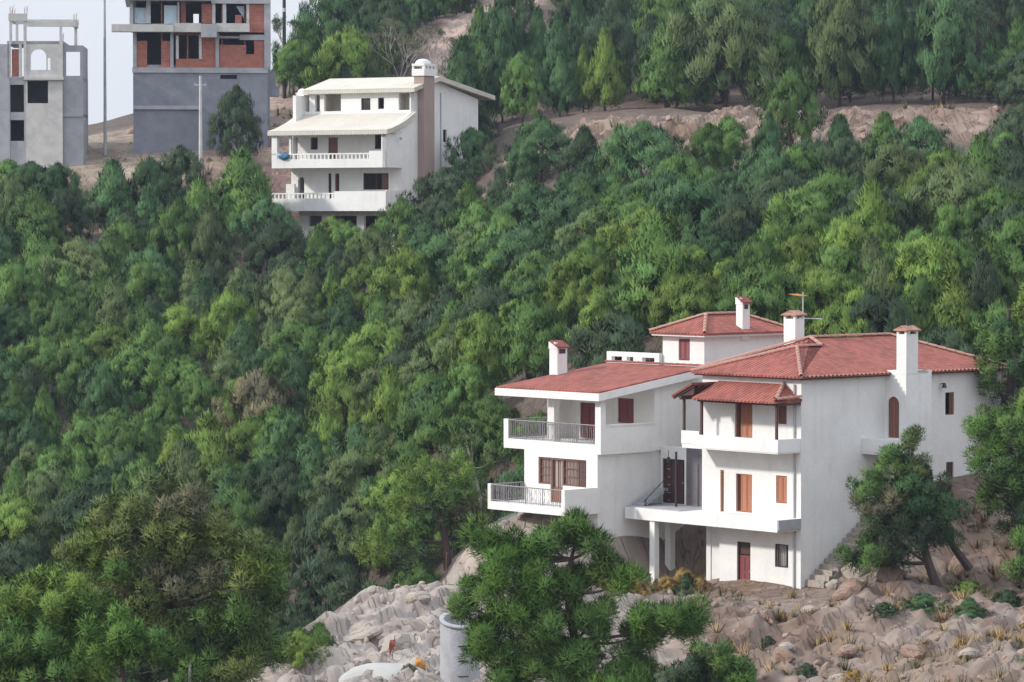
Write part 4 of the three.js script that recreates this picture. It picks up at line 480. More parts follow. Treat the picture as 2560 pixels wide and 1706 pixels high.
const TREES = `-36.0,-243.0,3.4,2.0,g -34.3,-242.5,3.5,2.1,b -32.3,-242.0,3.5,2.1,b -28.1,-239.0,4.6,3.0,b -25.5,-239.5,4.3,2.7,b -23.7,-243.5,3.8,2.3,d -34.9,-236.5,4.6,2.9,o -33.0,-235.0,4.4,2.8,g -31.4,-237.0,3.7,2.2,d -25.2,-235.5,4.0,2.5,b -21.7,-235.5,4.0,2.5,g -18.9,-237.5,5.6,3.7,g -16.7,-231.0,4.1,2.6,b -31.3,-224.5,4.5,2.9,g -26.1,-227.5,4.4,2.8,g -22.3,-228.0,4.7,3.1,g -20.1,-226.0,4.9,3.2,o -28.6,-224.5,4.1,2.5,o -26.5,-225.5,4.1,2.5,g -23.4,-220.0,4.2,2.6,b -20.5,-217.5,3.6,2.1,o -17.5,-218.0,2.5,1.3,o -32.1,-218.5,4.6,3.0,g -28.8,-219.5,3.6,2.1,g -26.4,-218.0,3.8,2.3,g -25.2,-215.5,3.9,2.4,o -23.7,-218.0,4.0,2.5,g -19.6,-216.0,2.9,1.6,b -17.2,-206.5,4.2,2.6,y -32.1,-216.5,2.7,1.5,b -31.2,-216.0,2.5,1.3,b -28.2,-213.0,4.1,2.6,g -26.8,-212.5,2.9,1.6,g -22.6,-208.5,3.8,2.3,g -20.5,-209.0,3.4,2.0,y -24.8,-208.0,3.6,2.2,y -28.5,-207.0,3.6,2.2,g -22.0,-206.5,3.4,2.0,g -20.5,-203.5,3.4,2.0,g -16.1,-203.5,3.3,1.9,b -14.6,-205.5,2.4,1.2,o -30.8,-209.0,2.5,1.3,y -26.7,-208.0,2.9,1.6,g -22.7,-204.5,3.0,1.7,o -16.1,-234.5,2.9,1.6,b -15.3,-223.0,4.0,2.5,d -12.3,-232.5,2.8,1.5,y -10.8,-224.5,2.9,1.6,g -12.6,-221.5,3.4,2.0,g -8.8,-214.5,3.5,2.1,o -7.1,-218.5,3.8,2.3,g -5.4,-210.5,3.5,2.1,b -2.1,-209.0,4.0,2.5,g -4.2,-212.0,3.9,2.4,d -0.6,-203.5,4.0,2.4,g -2.0,-206.5,3.4,2.0,o -14.0,-210.5,3.5,2.1,o -12.4,-209.5,3.3,1.9,o -11.0,-208.5,3.1,1.8,g -9.0,-208.0,3.4,2.0,y -6.4,-205.0,4.1,2.5,y -4.1,-207.0,3.4,2.0,b -3.2,-205.0,2.8,1.5,g -7.8,-200.5,3.9,2.4,g -10.0,-203.5,3.4,2.0,b -13.1,-205.5,3.4,2.0,o -14.2,-202.5,3.6,2.1,o -5.6,-197.0,3.5,2.1,o -6.9,-202.5,2.4,1.2,b -1.8,-189.5,2.3,1.1,y 0.2,-175.5,2.4,1.2,y -7.7,-195.0,3.5,2.0,y -10.3,-199.5,3.0,1.6,g -3.4,-181.5,3.1,1.8,y -1.5,-172.0,3.8,2.3,y -12.7,-201.5,3.4,2.0,g -14.7,-199.5,2.7,1.4,b -13.3,-198.0,3.3,1.9,g -12.1,-191.5,4.0,2.4,b -10.6,-196.5,2.9,1.6,g -9.2,-191.5,3.2,1.9,y -6.8,-180.0,3.4,2.0,o -4.7,-177.5,3.4,2.0,o -3.2,-175.5,3.0,1.7,o -4.2,-172.0,2.8,1.5,g -14.6,-194.5,3.2,1.8,y -2.1,-167.0,3.2,1.9,g -26.1,-204.5,3.6,2.1,g -22.2,-202.5,3.7,2.3,g -24.1,-198.5,4.1,2.5,b -29.3,-200.0,3.3,2.0,g -27.1,-196.5,3.7,2.2,g -20.2,-196.5,3.5,2.1,g -19.5,-202.0,2.6,1.4,g -16.9,-202.0,3.1,1.7,o -18.2,-197.5,3.3,1.9,g -14.7,-200.5,2.6,1.4,b -14.2,-190.0,4.3,2.7,r -29.1,-196.0,3.1,1.8,b -24.8,-194.5,3.3,1.9,g -22.6,-193.5,3.3,1.9,g -23.8,-191.0,3.6,2.1,g -21.2,-192.5,3.0,1.7,g -19.8,-192.5,2.3,1.2,g -18.9,-192.0,2.3,1.2,g -16.6,-185.0,4.4,2.8,y -15.9,-191.5,2.9,1.6,y -14.3,-185.5,3.5,2.1,y -27.4,-194.0,3.3,1.9,b -26.9,-190.0,3.2,1.9,o -25.5,-188.5,3.2,1.8,g -21.4,-189.0,3.6,2.1,g -22.3,-187.5,2.8,1.5,y -20.3,-190.0,3.2,1.9,g -17.6,-183.0,4.0,2.5,o -15.9,-182.5,4.0,2.5,y -18.7,-188.5,3.2,1.8,y -27.0,-184.5,3.3,1.9,g -24.9,-184.5,3.3,1.9,o -23.6,-186.0,3.2,1.8,g -22.3,-184.5,3.1,1.8,b -21.1,-186.0,3.2,1.8,b -19.9,-183.0,3.5,2.1,g -15.1,-178.5,3.4,2.0,g -12.7,-177.0,3.4,2.0,b -13.9,-178.5,2.7,1.5,b -13.6,-170.5,3.5,2.1,g -26.3,-179.0,3.7,2.2,y -25.3,-182.5,3.5,2.1,o -23.6,-182.0,3.1,1.8,g -6.2,-172.0,4.6,3.0,y -8.7,-180.0,3.9,2.4,y -9.8,-185.5,3.5,2.1,y -4.6,-174.5,2.5,1.3,g -3.7,-170.0,2.7,1.4,b -11.8,-182.0,3.5,2.0,b -12.9,-185.5,3.2,1.8,g -9.7,-178.0,3.4,2.0,y -3.9,-164.5,3.7,2.2,g -1.1,-163.0,2.9,1.6,g -6.6,-170.0,2.7,1.4,o -7.6,-170.5,3.1,1.8,b -5.6,-166.0,2.9,1.6,o -12.8,-179.5,2.9,1.6,g -10.3,-174.5,3.4,2.0,b -9.7,-170.0,2.8,1.5,b -7.7,-167.0,3.1,1.8,o -11.5,-170.5,3.8,2.3,d -2.9,-160.0,3.6,2.2,g -4.2,-162.0,3.0,1.7,y -9.0,-167.5,2.8,1.5,d -6.9,-163.5,2.9,1.6,b -5.5,-162.5,2.7,1.5,y -10.5,-164.5,2.6,1.4,o -8.8,-163.0,3.7,2.2,d -7.2,-162.5,2.9,1.6,o -4.5,-159.5,3.3,1.9,y -6.2,-160.5,2.6,1.4,y -12.3,-164.5,2.9,1.6,o -2.9,-241.5,3.4,2.0,b 2.0,-232.0,3.5,2.1,b 0.7,-231.5,3.6,2.2,b 4.7,-221.0,4.0,2.5,d 6.9,-219.0,3.6,2.1,g 8.2,-212.5,4.5,2.9,b -2.8,-218.0,3.5,2.0,g -4.0,-231.5,3.1,1.7,b -0.8,-215.0,3.9,2.4,d 1.0,-208.5,3.8,2.3,b 4.6,-208.0,3.4,2.0,b 3.7,-201.0,4.0,2.5,b 4.4,-206.0,3.4,2.0,g 6.3,-201.5,3.4,2.0,g 5.0,-196.5,3.3,1.9,o 7.1,-175.5,3.7,2.2,y 7.1,-191.0,3.6,2.1,g 9.8,-199.5,4.0,2.5,g 9.2,-191.0,3.4,2.0,b -0.9,-200.0,3.7,2.3,g 0.6,-199.0,3.9,2.4,b 2.1,-200.5,2.8,1.5,g 5.6,-183.5,3.1,1.8,y 7.0,-165.5,4.6,3.0,g 4.0,-175.0,3.4,2.0,g 1.4,-187.5,3.7,2.3,g 3.5,-172.0,3.3,1.9,y 1.1,-181.0,3.3,1.9,g 2.3,-180.5,2.6,1.4,b 8.9,-170.5,2.4,1.2,y 9.6,-171.5,3.0,1.7,b 11.1,-189.5,3.2,1.8,b 12.4,-215.0,3.5,2.1,g 2.1,-173.5,2.5,1.3,y 3.2,-173.0,2.3,1.1,o 5.4,-165.0,2.6,1.4,g 4.3,-165.5,2.8,1.5,y 7.8,-162.5,3.2,1.8,y 8.7,-161.5,3.2,1.8,y 13.7,-216.0,3.4,2.0,g 16.3,-216.0,3.4,2.0,b 18.6,-227.5,4.7,1.9,g 20.7,-215.0,3.7,2.3,b 20.2,-207.5,3.6,2.2,d 23.4,-214.0,3.7,2.3,g 24.8,-207.0,4.4,2.8,b 21.8,-194.5,4.2,2.6,o 18.0,-208.0,3.4,2.0,b 16.9,-202.0,3.6,2.1,g 14.9,-199.5,3.9,2.4,b 13.4,-190.0,3.8,2.3,b 12.4,-194.5,3.3,1.9,b 17.2,-189.0,3.4,2.0,b 19.0,-195.0,2.9,1.6,g 25.5,-199.5,3.5,2.1,y 26.8,-194.5,4.7,3.0,g 30.4,-209.5,3.2,1.9,g 31.7,-215.0,3.6,2.2,d 22.3,-183.5,3.5,2.1,y 23.3,-177.5,3.9,2.4,o 18.1,-171.0,4.4,2.8,y 15.3,-176.0,3.2,1.9,g 14.0,-178.0,2.7,1.5,y 12.3,-181.5,2.7,1.5,o 13.1,-169.5,3.7,2.3,g 15.2,-171.0,3.3,2.0,g 16.4,-168.0,3.7,2.3,y 22.1,-172.5,3.2,1.8,g 25.0,-175.5,3.2,1.9,g 26.1,-176.0,2.7,1.4,y 17.5,-165.5,3.4,2.0,o 14.3,-167.5,3.1,1.8,y 11.9,-166.5,3.4,2.0,g 10.8,-168.5,2.0,0.9,y 15.9,-165.5,3.3,1.9,g 20.0,-162.5,3.9,2.4,y 19.9,-167.0,3.1,1.8,g 22.9,-163.0,3.6,2.1,g 21.2,-165.5,3.3,1.9,g 13.8,-164.5,3.0,1.7,y 15.0,-163.5,3.1,1.7,y 17.7,-162.5,3.6,2.2,o 12.1,-161.5,3.6,2.2,g 22.2,-160.0,4.0,2.5,d 20.7,-158.5,3.6,2.1,y 16.3,-160.0,3.3,2.0,y 15.1,-157.5,3.3,1.9,y 16.9,-158.0,3.6,2.1,d 22.5,-156.5,3.1,1.8,g 19.4,-161.0,3.0,1.7,g 10.5,-161.0,3.4,2.0,g 18.3,-158.5,3.0,1.7,g -20.5,-253.5,5.1,3.3,d -14.6,-275.5,6.7,4.6,b -16.4,-273.5,4.5,2.8,g -11.9,-285.0,3.8,2.3,d -12.9,-268.5,5.3,3.5,y -17.4,-272.0,3.9,2.4,g -9.7,-276.0,4.1,2.5,o -3.7,-255.0,6.6,3.4,b -2.6,-273.0,5.5,2.5,g -1.0,-267.0,6.8,3.5,b 0.2,-277.5,5.1,2.2,d 2.0,-267.0,6.1,3.0,b -0.7,-257.0,5.7,2.7,b 0.7,-253.0,4.5,2.6,g 3.5,-259.5,6.2,3.1,b 5.2,-270.0,5.9,2.8,b 3.6,-253.0,4.0,3.0,b 5.3,-254.0,4.6,1.8,y -10.8,-266.5,4.4,2.8,o 6.9,-253.0,5.3,3.4,y 11.5,-253.0,5.6,4.4,g 15.7,-253.0,8.0,5.9,o 20.0,-253.0,5.0,3.7,g 24.3,-253.0,7.5,4.4,o 28.4,-253.0,7.2,4.4,b 32.1,-253.0,7.2,4.4,b 36.2,-253.0,3.7,3.8,g`.split(' ').map(e => e.split(',')).map(([x, z, h, w, c]) => [+x, +z, +h, +w, c]);
const trng = rngOf(5);
TREES.forEach(([x, z, h, w, c], i) => {
  const P = proto[(i * 5 + Math.floor(trng() * NP)) % NP], t = P.G.clone(), y = groundAt(x, z), W = (z < -250 ? w * 1.15 + 0.5 : w * 1.36 + 0.75) * (0.8 + 0.45 * trng()); t.name = numbered('pine_tree'); t.position.set(x, y, z); t.rotation.y = trng() * 6.28; t.rotation.x = (trng() - 0.5) * 0.12; t.scale.set(W * (0.88 + 0.24 * trng()), h * (1.02 + 0.1 * trng()), W); t.children[1].material = toned(c, Math.floor(trng() * 3)); scene.add(t);
  tag(t, null, 'tree', 'young pines covering the hillside'); sorted(t, `${HUE[c][1]} ${P.kind} pine`, regionOf(seen(new THREE.Vector3(x, y + h * 0.7, z))), new THREE.Vector3(x, y + h, z));
});
{ // the rest of the wood between and behind them
  const g = new THREE.Group(); g.name = 'pine_wood'; scene.add(g); tag(g, 'dense young pine wood filling the gaps between the nearer pines', 'wood', null, 'stuff');
  const rng = rngOf(77), spots = proto.map(() => []), taken = TREES.map(t => [t[0], t[1], t[3] * 0.72 + 0.35]), cell = new Map(), key = (x, z) => `${Math.floor(x / 4)},${Math.floor(z / 4)}`;
  const put = (x, z, r) => { const k = key(x, z); if (!cell.has(k)) cell.set(k, []); cell.get(k).push([x, z, r]); }; taken.forEach(t => put(...t));
  const free = (x, z, r) => { for (let i = -1; i < 2; i++) for (let j = -1; j < 2; j++) for (const q of cell.get(key(x + i * 4, z + j * 4)) ?? []) if (Math.hypot(q[0] - x, q[1] - z) < (q[2] + r) * 0.9) return false; return true; };
  for (let i = 0; i < 26000; i++) {
    const d = 146 + 205 * Math.sqrt(rng()), x = (rng() * 2 - 1) * d * 0.185, z = -d, Z = zones(x, z), [u, w] = toVilla(x, z), [hu, hw] = [(x + 8.77) * Math.cos(-0.506) - (z + 236) * Math.sin(-0.506), (x + 8.77) * Math.sin(-0.506) + (z + 236) * Math.cos(-0.506)], r = 1.2 + 1.0 * rng();
    if (Math.max(Z.spur, Z.cut, Z.bank, Z.top, Z.pur) > 0.25) continue; if (u > -18 && u < 5 && w > -15 && w < 9) continue; if (hu > -12 && hu < 2.2 && hw > -15 && hw < 1.0) continue; if (d > 250 && x < -15 && d < 300) continue; if (d > 268 && x < -14) continue;
    if (hu > -10 && hu < 2 && hw > 0 && hw < 9) continue; if (x > -4 && x < 33 && d > 217 && d < 232) continue; if (x > 33 && d > 226 && d < 232) continue; if (x < -14.5 && d > 240 && d < 252) continue;
    const tp = seen(new THREE.Vector3(x, TPS(x, z) + r * 2.4 + (z < -255 ? 1.6 : 0.5), z)); if (d < 250 && tp[0] > 1140 && tp[0] < 2490 && tp[1] < 362) continue; if (d < 262 && tp[0] < 480 && tp[1] < 405) continue; if (d < 262 && tp[0] > 470 && tp[0] < 690 && tp[1] < 490) continue; if (d < 240 && tp[0] > 660 && tp[0] < 1110 && tp[1] < 560) continue; if (d < 290 && tp[0] > 990 && tp[0] < 1170 && tp[1] < 190 && d > 245) continue; if (tp[0] > 1190 && tp[0] < 1430 && tp[1] < 80) continue; if (tp[0] > 165 && tp[0] < 245 && tp[1] < 640 && tp[1] > 400) continue;
    if (z < -252 && rng() < 0.93) continue; if (!free(x, z, r)) continue; put(x, z, r); spots[Math.floor(rng() * NP)].push([x, z, r * 2.3, rng()]);
  }
  let total = 0; proto.forEach((P, k) => { const L = spots[k]; if (!L.length) return; total += L.length; const a = new THREE.InstancedMesh(P.crown, leafMat(1, 1, 1), L.length), b = new THREE.InstancedMesh(P.trunk, M.bark, L.length), m = new THREE.Object3D();
    L.forEach(([x, z, w, t], i) => { m.position.set(x, groundAt(x, z) - 0.2, z); m.rotation.y = t * 40; m.scale.set(w, w * 0.85 + (z < -255 ? 2.2 : 0.3), w); m.updateMatrix(); a.setMatrixAt(i, m.matrix); b.setMatrixAt(i, m.matrix); const q = HUE['gddbdddb'[Math.floor(t * 7.99)]][0].color; a.setColorAt(i, q); });  // mostly dark hues: shade of the gaps is put into the crown colours
    a.name = 'crowns'; b.name = 'trunks'; a.castShadow = a.receiveShadow = b.castShadow = b.receiveShadow = true; g.add(a, b); });
  console.log('wood filler', total, 'named pines', TREES.length);
}
// ------------------------------------------------------------------ single large trees: trunk, limbs to every lobe of the crown, needles in tufts
// lobes are [across, up, depth, radius, height, tint]: metres from the foot, seen along the slope
function bigPine(name, label, [x, z], lobes, o = {}) {
  const y = o.y ?? groundAt(x, z), t = thing(name, label, 'tree', [x, y - 0.1, z], o.turn ?? 0), rng = rngOf(o.seed ?? 9), by = {};
  const T = o.trunk ?? [[0, 0, 0], [0.1, 1.2, 0], [0, 2.6, 0]], wood = [limb(T, o.r ?? 0.16, (o.r ?? 0.16) * 0.45, 12, 8)]; for (const q of o.trunks ?? []) wood.push(limb(q, (o.r ?? 0.16) * 0.9, 0.05, 10, 7));
  const mid = T[T.length - 1];
  for (let [a, b, c, r, h, tint] of lobes) {
    r *= o.swell ?? 1.2; h *= o.swell ?? 1.2; const N = Math.max(5, Math.round(o.clumps ? o.clumps * r * h : 9 * r * h / 0.25)), list = by[tint] ??= [];
    const s = T[Math.min(T.length - 1, Math.floor(T.length * Math.min(0.95, Math.max(0.35, b / (mid[1] + 1.5)))))]; wood.push(limb([[s[0], Math.min(s[1], b), s[2]], [(s[0] + a) / 2, (s[1] + b) / 2 - 0.15, (s[2] + c) / 2], [a, b, c]], (o.r ?? 0.16) * 0.36, 0.015, 7, 5));
    for (let i = 0; i < N; i++) { let u, v, w; do { u = rng() * 2 - 1; v = rng() * 2 - 1; w = rng() * 2 - 1; } while (u * u + v * v + w * w > 1); const cr = (o.cr ?? 0.26) * (0.7 + 0.6 * rng()); list.push([a + u * r * 0.9, b + v * h * 0.9, c + w * r * 0.8, cr, u * 0.3, 0.2 + v * 0.2, w * 0.3]); if (i % 3 === 0) wood.push(limb([[a, b - h * 0.3, c], [a + u * r * 0.5, b + v * h * 0.4 - 0.05, c + w * r * 0.4], [a + u * r * 0.85, b + v * h * 0.85, c + w * r * 0.75]], 0.022, 0.008, 4, 4)); }
  }
  part('trunk', wood, o.bark ?? M.bark, t);
  for (const k of Object.keys(by)) { const c = new THREE.Mesh(leaves(by[k], rng, { n: o.n ?? 300, r0: o.cr ?? 0.26, len: o.len ?? 0.17, wid: o.wid ?? 0.014 }), HUE[k][0]); c.name = 'crown'; c.castShadow = c.receiveShadow = true; t.add(c); }
  return t;
}
const K85 = (px, py, r, h, tint, dz = 0) => [(px - 1480) / 85, (1792 - py) / 85, dz, r / 85, h / 85, tint];
bigPine('foreground_pine', 'large fresh green pine in the foreground before the terrace columns of the villa', [2.35, -100],
  [K85(1250, 1345, 62, 62, 'v'), K85(1205, 1310, 36, 34, 'v', 0.3), K85(1225, 1425, 60, 50, 'v', 0.5), K85(1440, 1300, 58, 40, 'g', -0.3), K85(1380, 1325, 46, 38, 'g'), K85(1330, 1350, 40, 36, 'v', 0.2), K85(1485, 1310, 30, 40, 'g', 0.3), K85(1520, 1385, 36, 36, 'g', 0.2), K85(1570, 1415, 34, 40, 'v', 0.4), K85(1420, 1430, 66, 50, 'g', -0.4), K85(1345, 1430, 60, 56, 'v', 0.3), K85(1660, 1520, 84, 42, 'v', 0.3), K85(1725, 1510, 34, 44, 'v', 0.1), K85(1600, 1560, 60, 46, 'g'), K85(1220, 1570, 74, 62, 'v', 0.6), K85(1165, 1480, 30, 44, 'g', 0.2), K85(1275, 1490, 46, 52, 'v', 0.7), K85(1475, 1515, 74, 52, 'g', -0.2), K85(1370, 1545, 76, 66, 'g', 0.3), K85(1340, 1640, 80, 60, 'g', 0.5), K85(1460, 1630, 80, 66, 'g', 0.2), K85(1570, 1640, 72, 50, 'g'), K85(1270, 1650, 50, 40, 'v', 0.8), K85(1500, 1700, 70, 40, 'v', 0.9), K85(1620, 1690, 54, 40, 'v', 0.9)],
  { seed: 11, r: 0.17, trunk: [[0, 0, 0], [-0.25, 1.2, 0], [-0.5, 2.6, -0.1], [-0.7, 4.0, -0.1], [-0.6, 5.0, -0.2]], y: groundAt(2.35, -100), cr: 0.27, n: 300, len: 0.25, wid: 0.013, clumps: 28, swell: 1.08 });
const KL = (px, py, r, h, tint, dz = 0) => [(px - 420) / 89, (1830 - py) / 89, dz, r / 89, h / 89, tint];
bigPine('sapling_pine', 'dark green sapling pine low at the bottom edge right of the foreground pine', [6.5, -112], [[0.1, 1.5, 0, 0.6, 0.5, 'g'], [-0.6, 1.0, 0.1, 0.6, 0.5, 'd'], [0.7, 1.1, 0, 0.6, 0.5, 'g'], [1.2, 0.7, 0.1, 0.5, 0.4, 'v'], [-1.2, 0.7, 0.2, 0.6, 0.5, 'd'], [0, 0.6, 0.3, 0.9, 0.5, 'd']], { seed: 36, r: 0.07, trunk: [[0, 0, 0], [0, 0.6, 0], [0.05, 1.3, 0]], cr: 0.22, n: 230, len: 0.18, wid: 0.015, clumps: 26 });
bigPine('olive_pine', 'broad olive brown pine with thin patches in the lower left foreground', [-9.6, -95],
  [KL(390, 1270, 100, 42, 'o', -0.3), KL(290, 1300, 66, 44, 'm', 0), KL(470, 1300, 66, 50, 'k', 0.2), KL(520, 1340, 66, 60, 'm'), KL(230, 1390, 70, 50, 'y', 0.2), KL(190, 1410, 44, 40, 'm', 0.4), KL(330, 1370, 95, 62, 'm', 0.3), KL(420, 1390, 90, 62, 'm', 0.1), KL(560, 1400, 76, 60, 'm', 0.1), KL(640, 1430, 60, 50, 'y', 0.2), KL(300, 1440, 90, 44, 'g', 0.1), KL(450, 1460, 95, 62, 'k', 0.3), KL(600, 1480, 92, 52, 'm', 0), KL(680, 1480, 36, 50, 'g', 0.1), KL(270, 1500, 60, 40, 'k', 0.5), KL(330, 1530, 84, 60, 'm', 0.3), KL(450, 1550, 95, 62, 'm', 0.4), KL(570, 1560, 95, 62, 'g', 0.3), KL(660, 1550, 50, 50, 'o', 0.4), KL(400, 1620, 90, 56, 'g', 0.2), KL(530, 1640, 95, 60, 'd', -0.1), KL(620, 1650, 85, 52, 'g', -0.3), KL(470, 1690, 90, 46, 'g', 0.5), KL(350, 1690, 70, 46, 'd', 0.5), KL(580, 1700, 80, 40, 'm', 0.4)],
  { seed: 21, r: 0.18, trunk: [[0, 0, 0], [0.1, 1.6, 0], [-0.2, 3.2, 0], [-0.3, 5, -0.1]], cr: 0.27, n: 170, len: 0.19, wid: 0.014, clumps: 20 });
const KB = (px, py, r, h, tint, dz = 0) => [(px - 120) / 94, (1800 - py) / 94, dz, r / 94, h / 94, tint];
bigPine('corner_pine', 'bright yellow green pine filling the lower left corner of the view', [-12.3, -90],
  [KB(150, 1510, 110, 60, 'y'), KB(40, 1540, 80, 70, 'y', 0.2), KB(230, 1570, 60, 60, 'v', 0.3), KB(120, 1620, 120, 70, 'g', 0.1), KB(20, 1640, 90, 80, 'g', 0.4), KB(220, 1670, 70, 60, 'y', 0.5), KB(100, 1700, 110, 50, 'g', 0.6)], { seed: 31, r: 0.14, cr: 0.26, n: 250, len: 0.18, wid: 0.014, clumps: 24 });
bigPine('slim_pine', 'slim yellow green pine rising left of the olive brown pine', [-13.4, -101], [[0, 3.9, 0, 0.7, 0.8, 'y'], [-0.7, 3.0, 0, 0.8, 0.7, 'g'], [0.6, 2.7, 0.1, 0.8, 0.7, 'y'], [0, 2.0, 0.2, 1.0, 0.8, 'g'], [-1.4, 1.9, 0, 0.8, 0.7, 'y'], [-2.3, 2.4, -0.4, 0.8, 0.9, 'g']], { seed: 33, r: 0.11, cr: 0.27, n: 190, clumps: 20 });
bigPine('low_pine', 'low fresh green pine under the olive brown pine at the bottom edge', [-9.9, -86], [[0, 2.2, 0, 0.75, 0.5, 'v'], [-0.6, 1.8, 0.1, 0.6, 0.5, 'v'], [0.5, 1.7, 0.2, 0.6, 0.5, 'g']], { seed: 34, r: 0.09, cr: 0.22, n: 220, clumps: 26, trunk: [[0, 0, 0], [0, 0.9, 0], [0, 1.7, 0]] });
const KR = (px, py, r, h, tint, dz = 0) => [(px - 2335) / 65, (1470 - py) / 65, dz, r / 65, h / 65, tint];
bigPine('leaning_pine', 'dark pine with bent leaning trunk against the shaded right wall of the villa', [16.2, -131],
  [KR(2290, 1150, 34, 56, 'o', -0.2), KR(2240, 1165, 40, 46, 'g', 0), KR(2170, 1200, 42, 36, 'g', 0.3), KR(2205, 1250, 56, 44, 'k', 0.4), KR(2285, 1220, 60, 56, 'b', -0.1), KR(2340, 1250, 46, 60, 'b', -0.2), KR(2230, 1320, 66, 48, 'd', 0.2), KR(2160, 1375, 52, 36, 'g', 0.5), KR(2300, 1310, 70, 56, 'd', 0), KR(2370, 1300, 50, 50, 'b', -0.3), KR(2215, 1390, 60, 34, 'd', 0.1), KR(2292, 1098, 13, 24, 'o', -0.2)],
  { seed: 41, r: 0.2, trunk: [[0.35, -0.2, 0], [-0.1, 1.0, 0], [-0.4, 2.0, 0], [-0.9, 3.0, 0], [-0.8, 4.4, 0]], trunks: [[[1.6, 0.7, -0.8], [0.75, 1.9, -0.5], [0.2, 3.2, -0.3], [0, 4.6, -0.2]], [[-0.3, 1.9, 0], [-1.0, 2.35, 0.1], [-2.0, 2.1, 0.2]]], cr: 0.27, n: 250, len: 0.2, wid: 0.016, clumps: 19, swell: 1.3 });
bigPine('edge_pine', 'tall bright green pine at the right edge beside the villa wall', [19.9, -133],
  [[0.5, 6.6, 0, 0.7, 0.6, 'y'], [-1.3, 6.1, 0.2, 0.7, 0.7, 'v'], [0, 5.8, 0.2, 1.1, 0.9, 'g'], [-1.2, 4.9, 0.2, 0.8, 0.7, 'v'], [0.9, 4.9, 0.3, 1.0, 0.9, 'y'], [-0.3, 4.1, 0.4, 1.0, 0.8, 'g'], [-1.0, 3.3, 0.4, 0.7, 0.5, 'v'], [0.8, 3.3, 0.5, 1.1, 0.8, 'g'], [0.3, 2.3, 0.5, 1.1, 0.7, 'd'], [1.5, 6.6, 0, 0.9, 0.9, 'g'], [1.2, 1.5, 0.4, 0.9, 0.7, 'g']], { seed: 43, r: 0.16, trunk: [[0, 0, 0], [0.1, 3, 0], [0, 6, 0]], cr: 0.28, n: 250, len: 0.21, wid: 0.017, clumps: 18, swell: 1.25 });
bigPine('wall_pine', 'green pine behind the villa\'s far right corner, under the roof end', [20.6, -141], [[0.9, 7.2, 0, 1.0, 0.9, 'y'], [-0.5, 5.7, 0.3, 0.7, 0.8, 'g'], [0.5, 5.4, 0.2, 1.2, 1.2, 'b'], [-0.7, 4.4, 0.3, 0.7, 0.7, 'g'], [1.0, 3.4, 0, 1.2, 1.2, 'd']], { seed: 44, r: 0.17, trunk: [[0, 0, 0], [0.1, 3, 0], [0, 7, 0]], cr: 0.3, n: 170, len: 0.22, wid: 0.02, clumps: 14 });
bigPine('slope_pine', 'rounded green pine at the right edge below the tall bright pine', [20.6, -128.5], [[0.2, 3.6, 0, 0.9, 0.7, 'g'], [-0.7, 2.8, 0.2, 0.8, 0.6, 'v'], [0.9, 2.7, 0.1, 0.9, 0.7, 'y'], [-0.2, 2.0, 0.4, 1.0, 0.7, 'd'], [-1.1, 1.6, 0.2, 0.7, 0.5, 'g'], [0.9, 1.5, 0.3, 0.9, 0.6, 'g']], { seed: 47, r: 0.13, trunk: [[0, 0, 0], [0.1, 1.3, 0], [0.1, 3, 0]], cr: 0.27, n: 240, len: 0.21, wid: 0.016, clumps: 18, swell: 1.25 });
bigPine('spur_pine', 'dark trunked pine at the top of the pale rock spur left of the villa', [-2.7, -143],
  [[-1.1, 3.9, 0, 1.0, 0.6, 'y'], [0.3, 3.3, 0, 1.2, 0.6, 'g'], [-2.0, 3.0, 0.1, 0.7, 0.7, 'y'], [-0.5, 2.4, 0.2, 1.2, 0.6, 'd'], [0.9, 2.3, 0, 0.9, 0.7, 'k'], [-1.8, 1.6, 0.2, 1.0, 0.6, 'g'], [-2.9, 1.0, 0.2, 0.9, 0.7, 'y'], [0.4, 4.3, -0.2, 0.8, 0.5, 'y'], [-1.5, 0.5, 0.3, 1.0, 0.5, 'd']], { seed: 45, r: 0.19, trunk: [[0, 0, 0], [-0.1, 1.2, 0], [-0.4, 2.6, 0], [-0.5, 3.6, 0]], cr: 0.28, n: 170, len: 0.21, wid: 0.018, clumps: 14 });
bigPine('ravine_bush', 'wide bush in the ravine beside the pale rock spur, shade put into its green', [-6.4, -150], [[0, 2.0, 0, 1.6, 1.0, 'd'], [-1.6, 1.4, 0, 1.3, 1.0, 'd'], [1.3, 2.4, 0, 1.2, 0.9, 'd'], [-0.5, 3.2, -0.4, 1.1, 0.8, 'd'], [2.3, 3.0, 0, 0.9, 0.8, 'd']], { seed: 46, r: 0.12, cr: 0.3, n: 120, len: 0.22, wid: 0.018, clumps: 9 });  // every lobe in the darkest green, the ravine's shade put into the colour
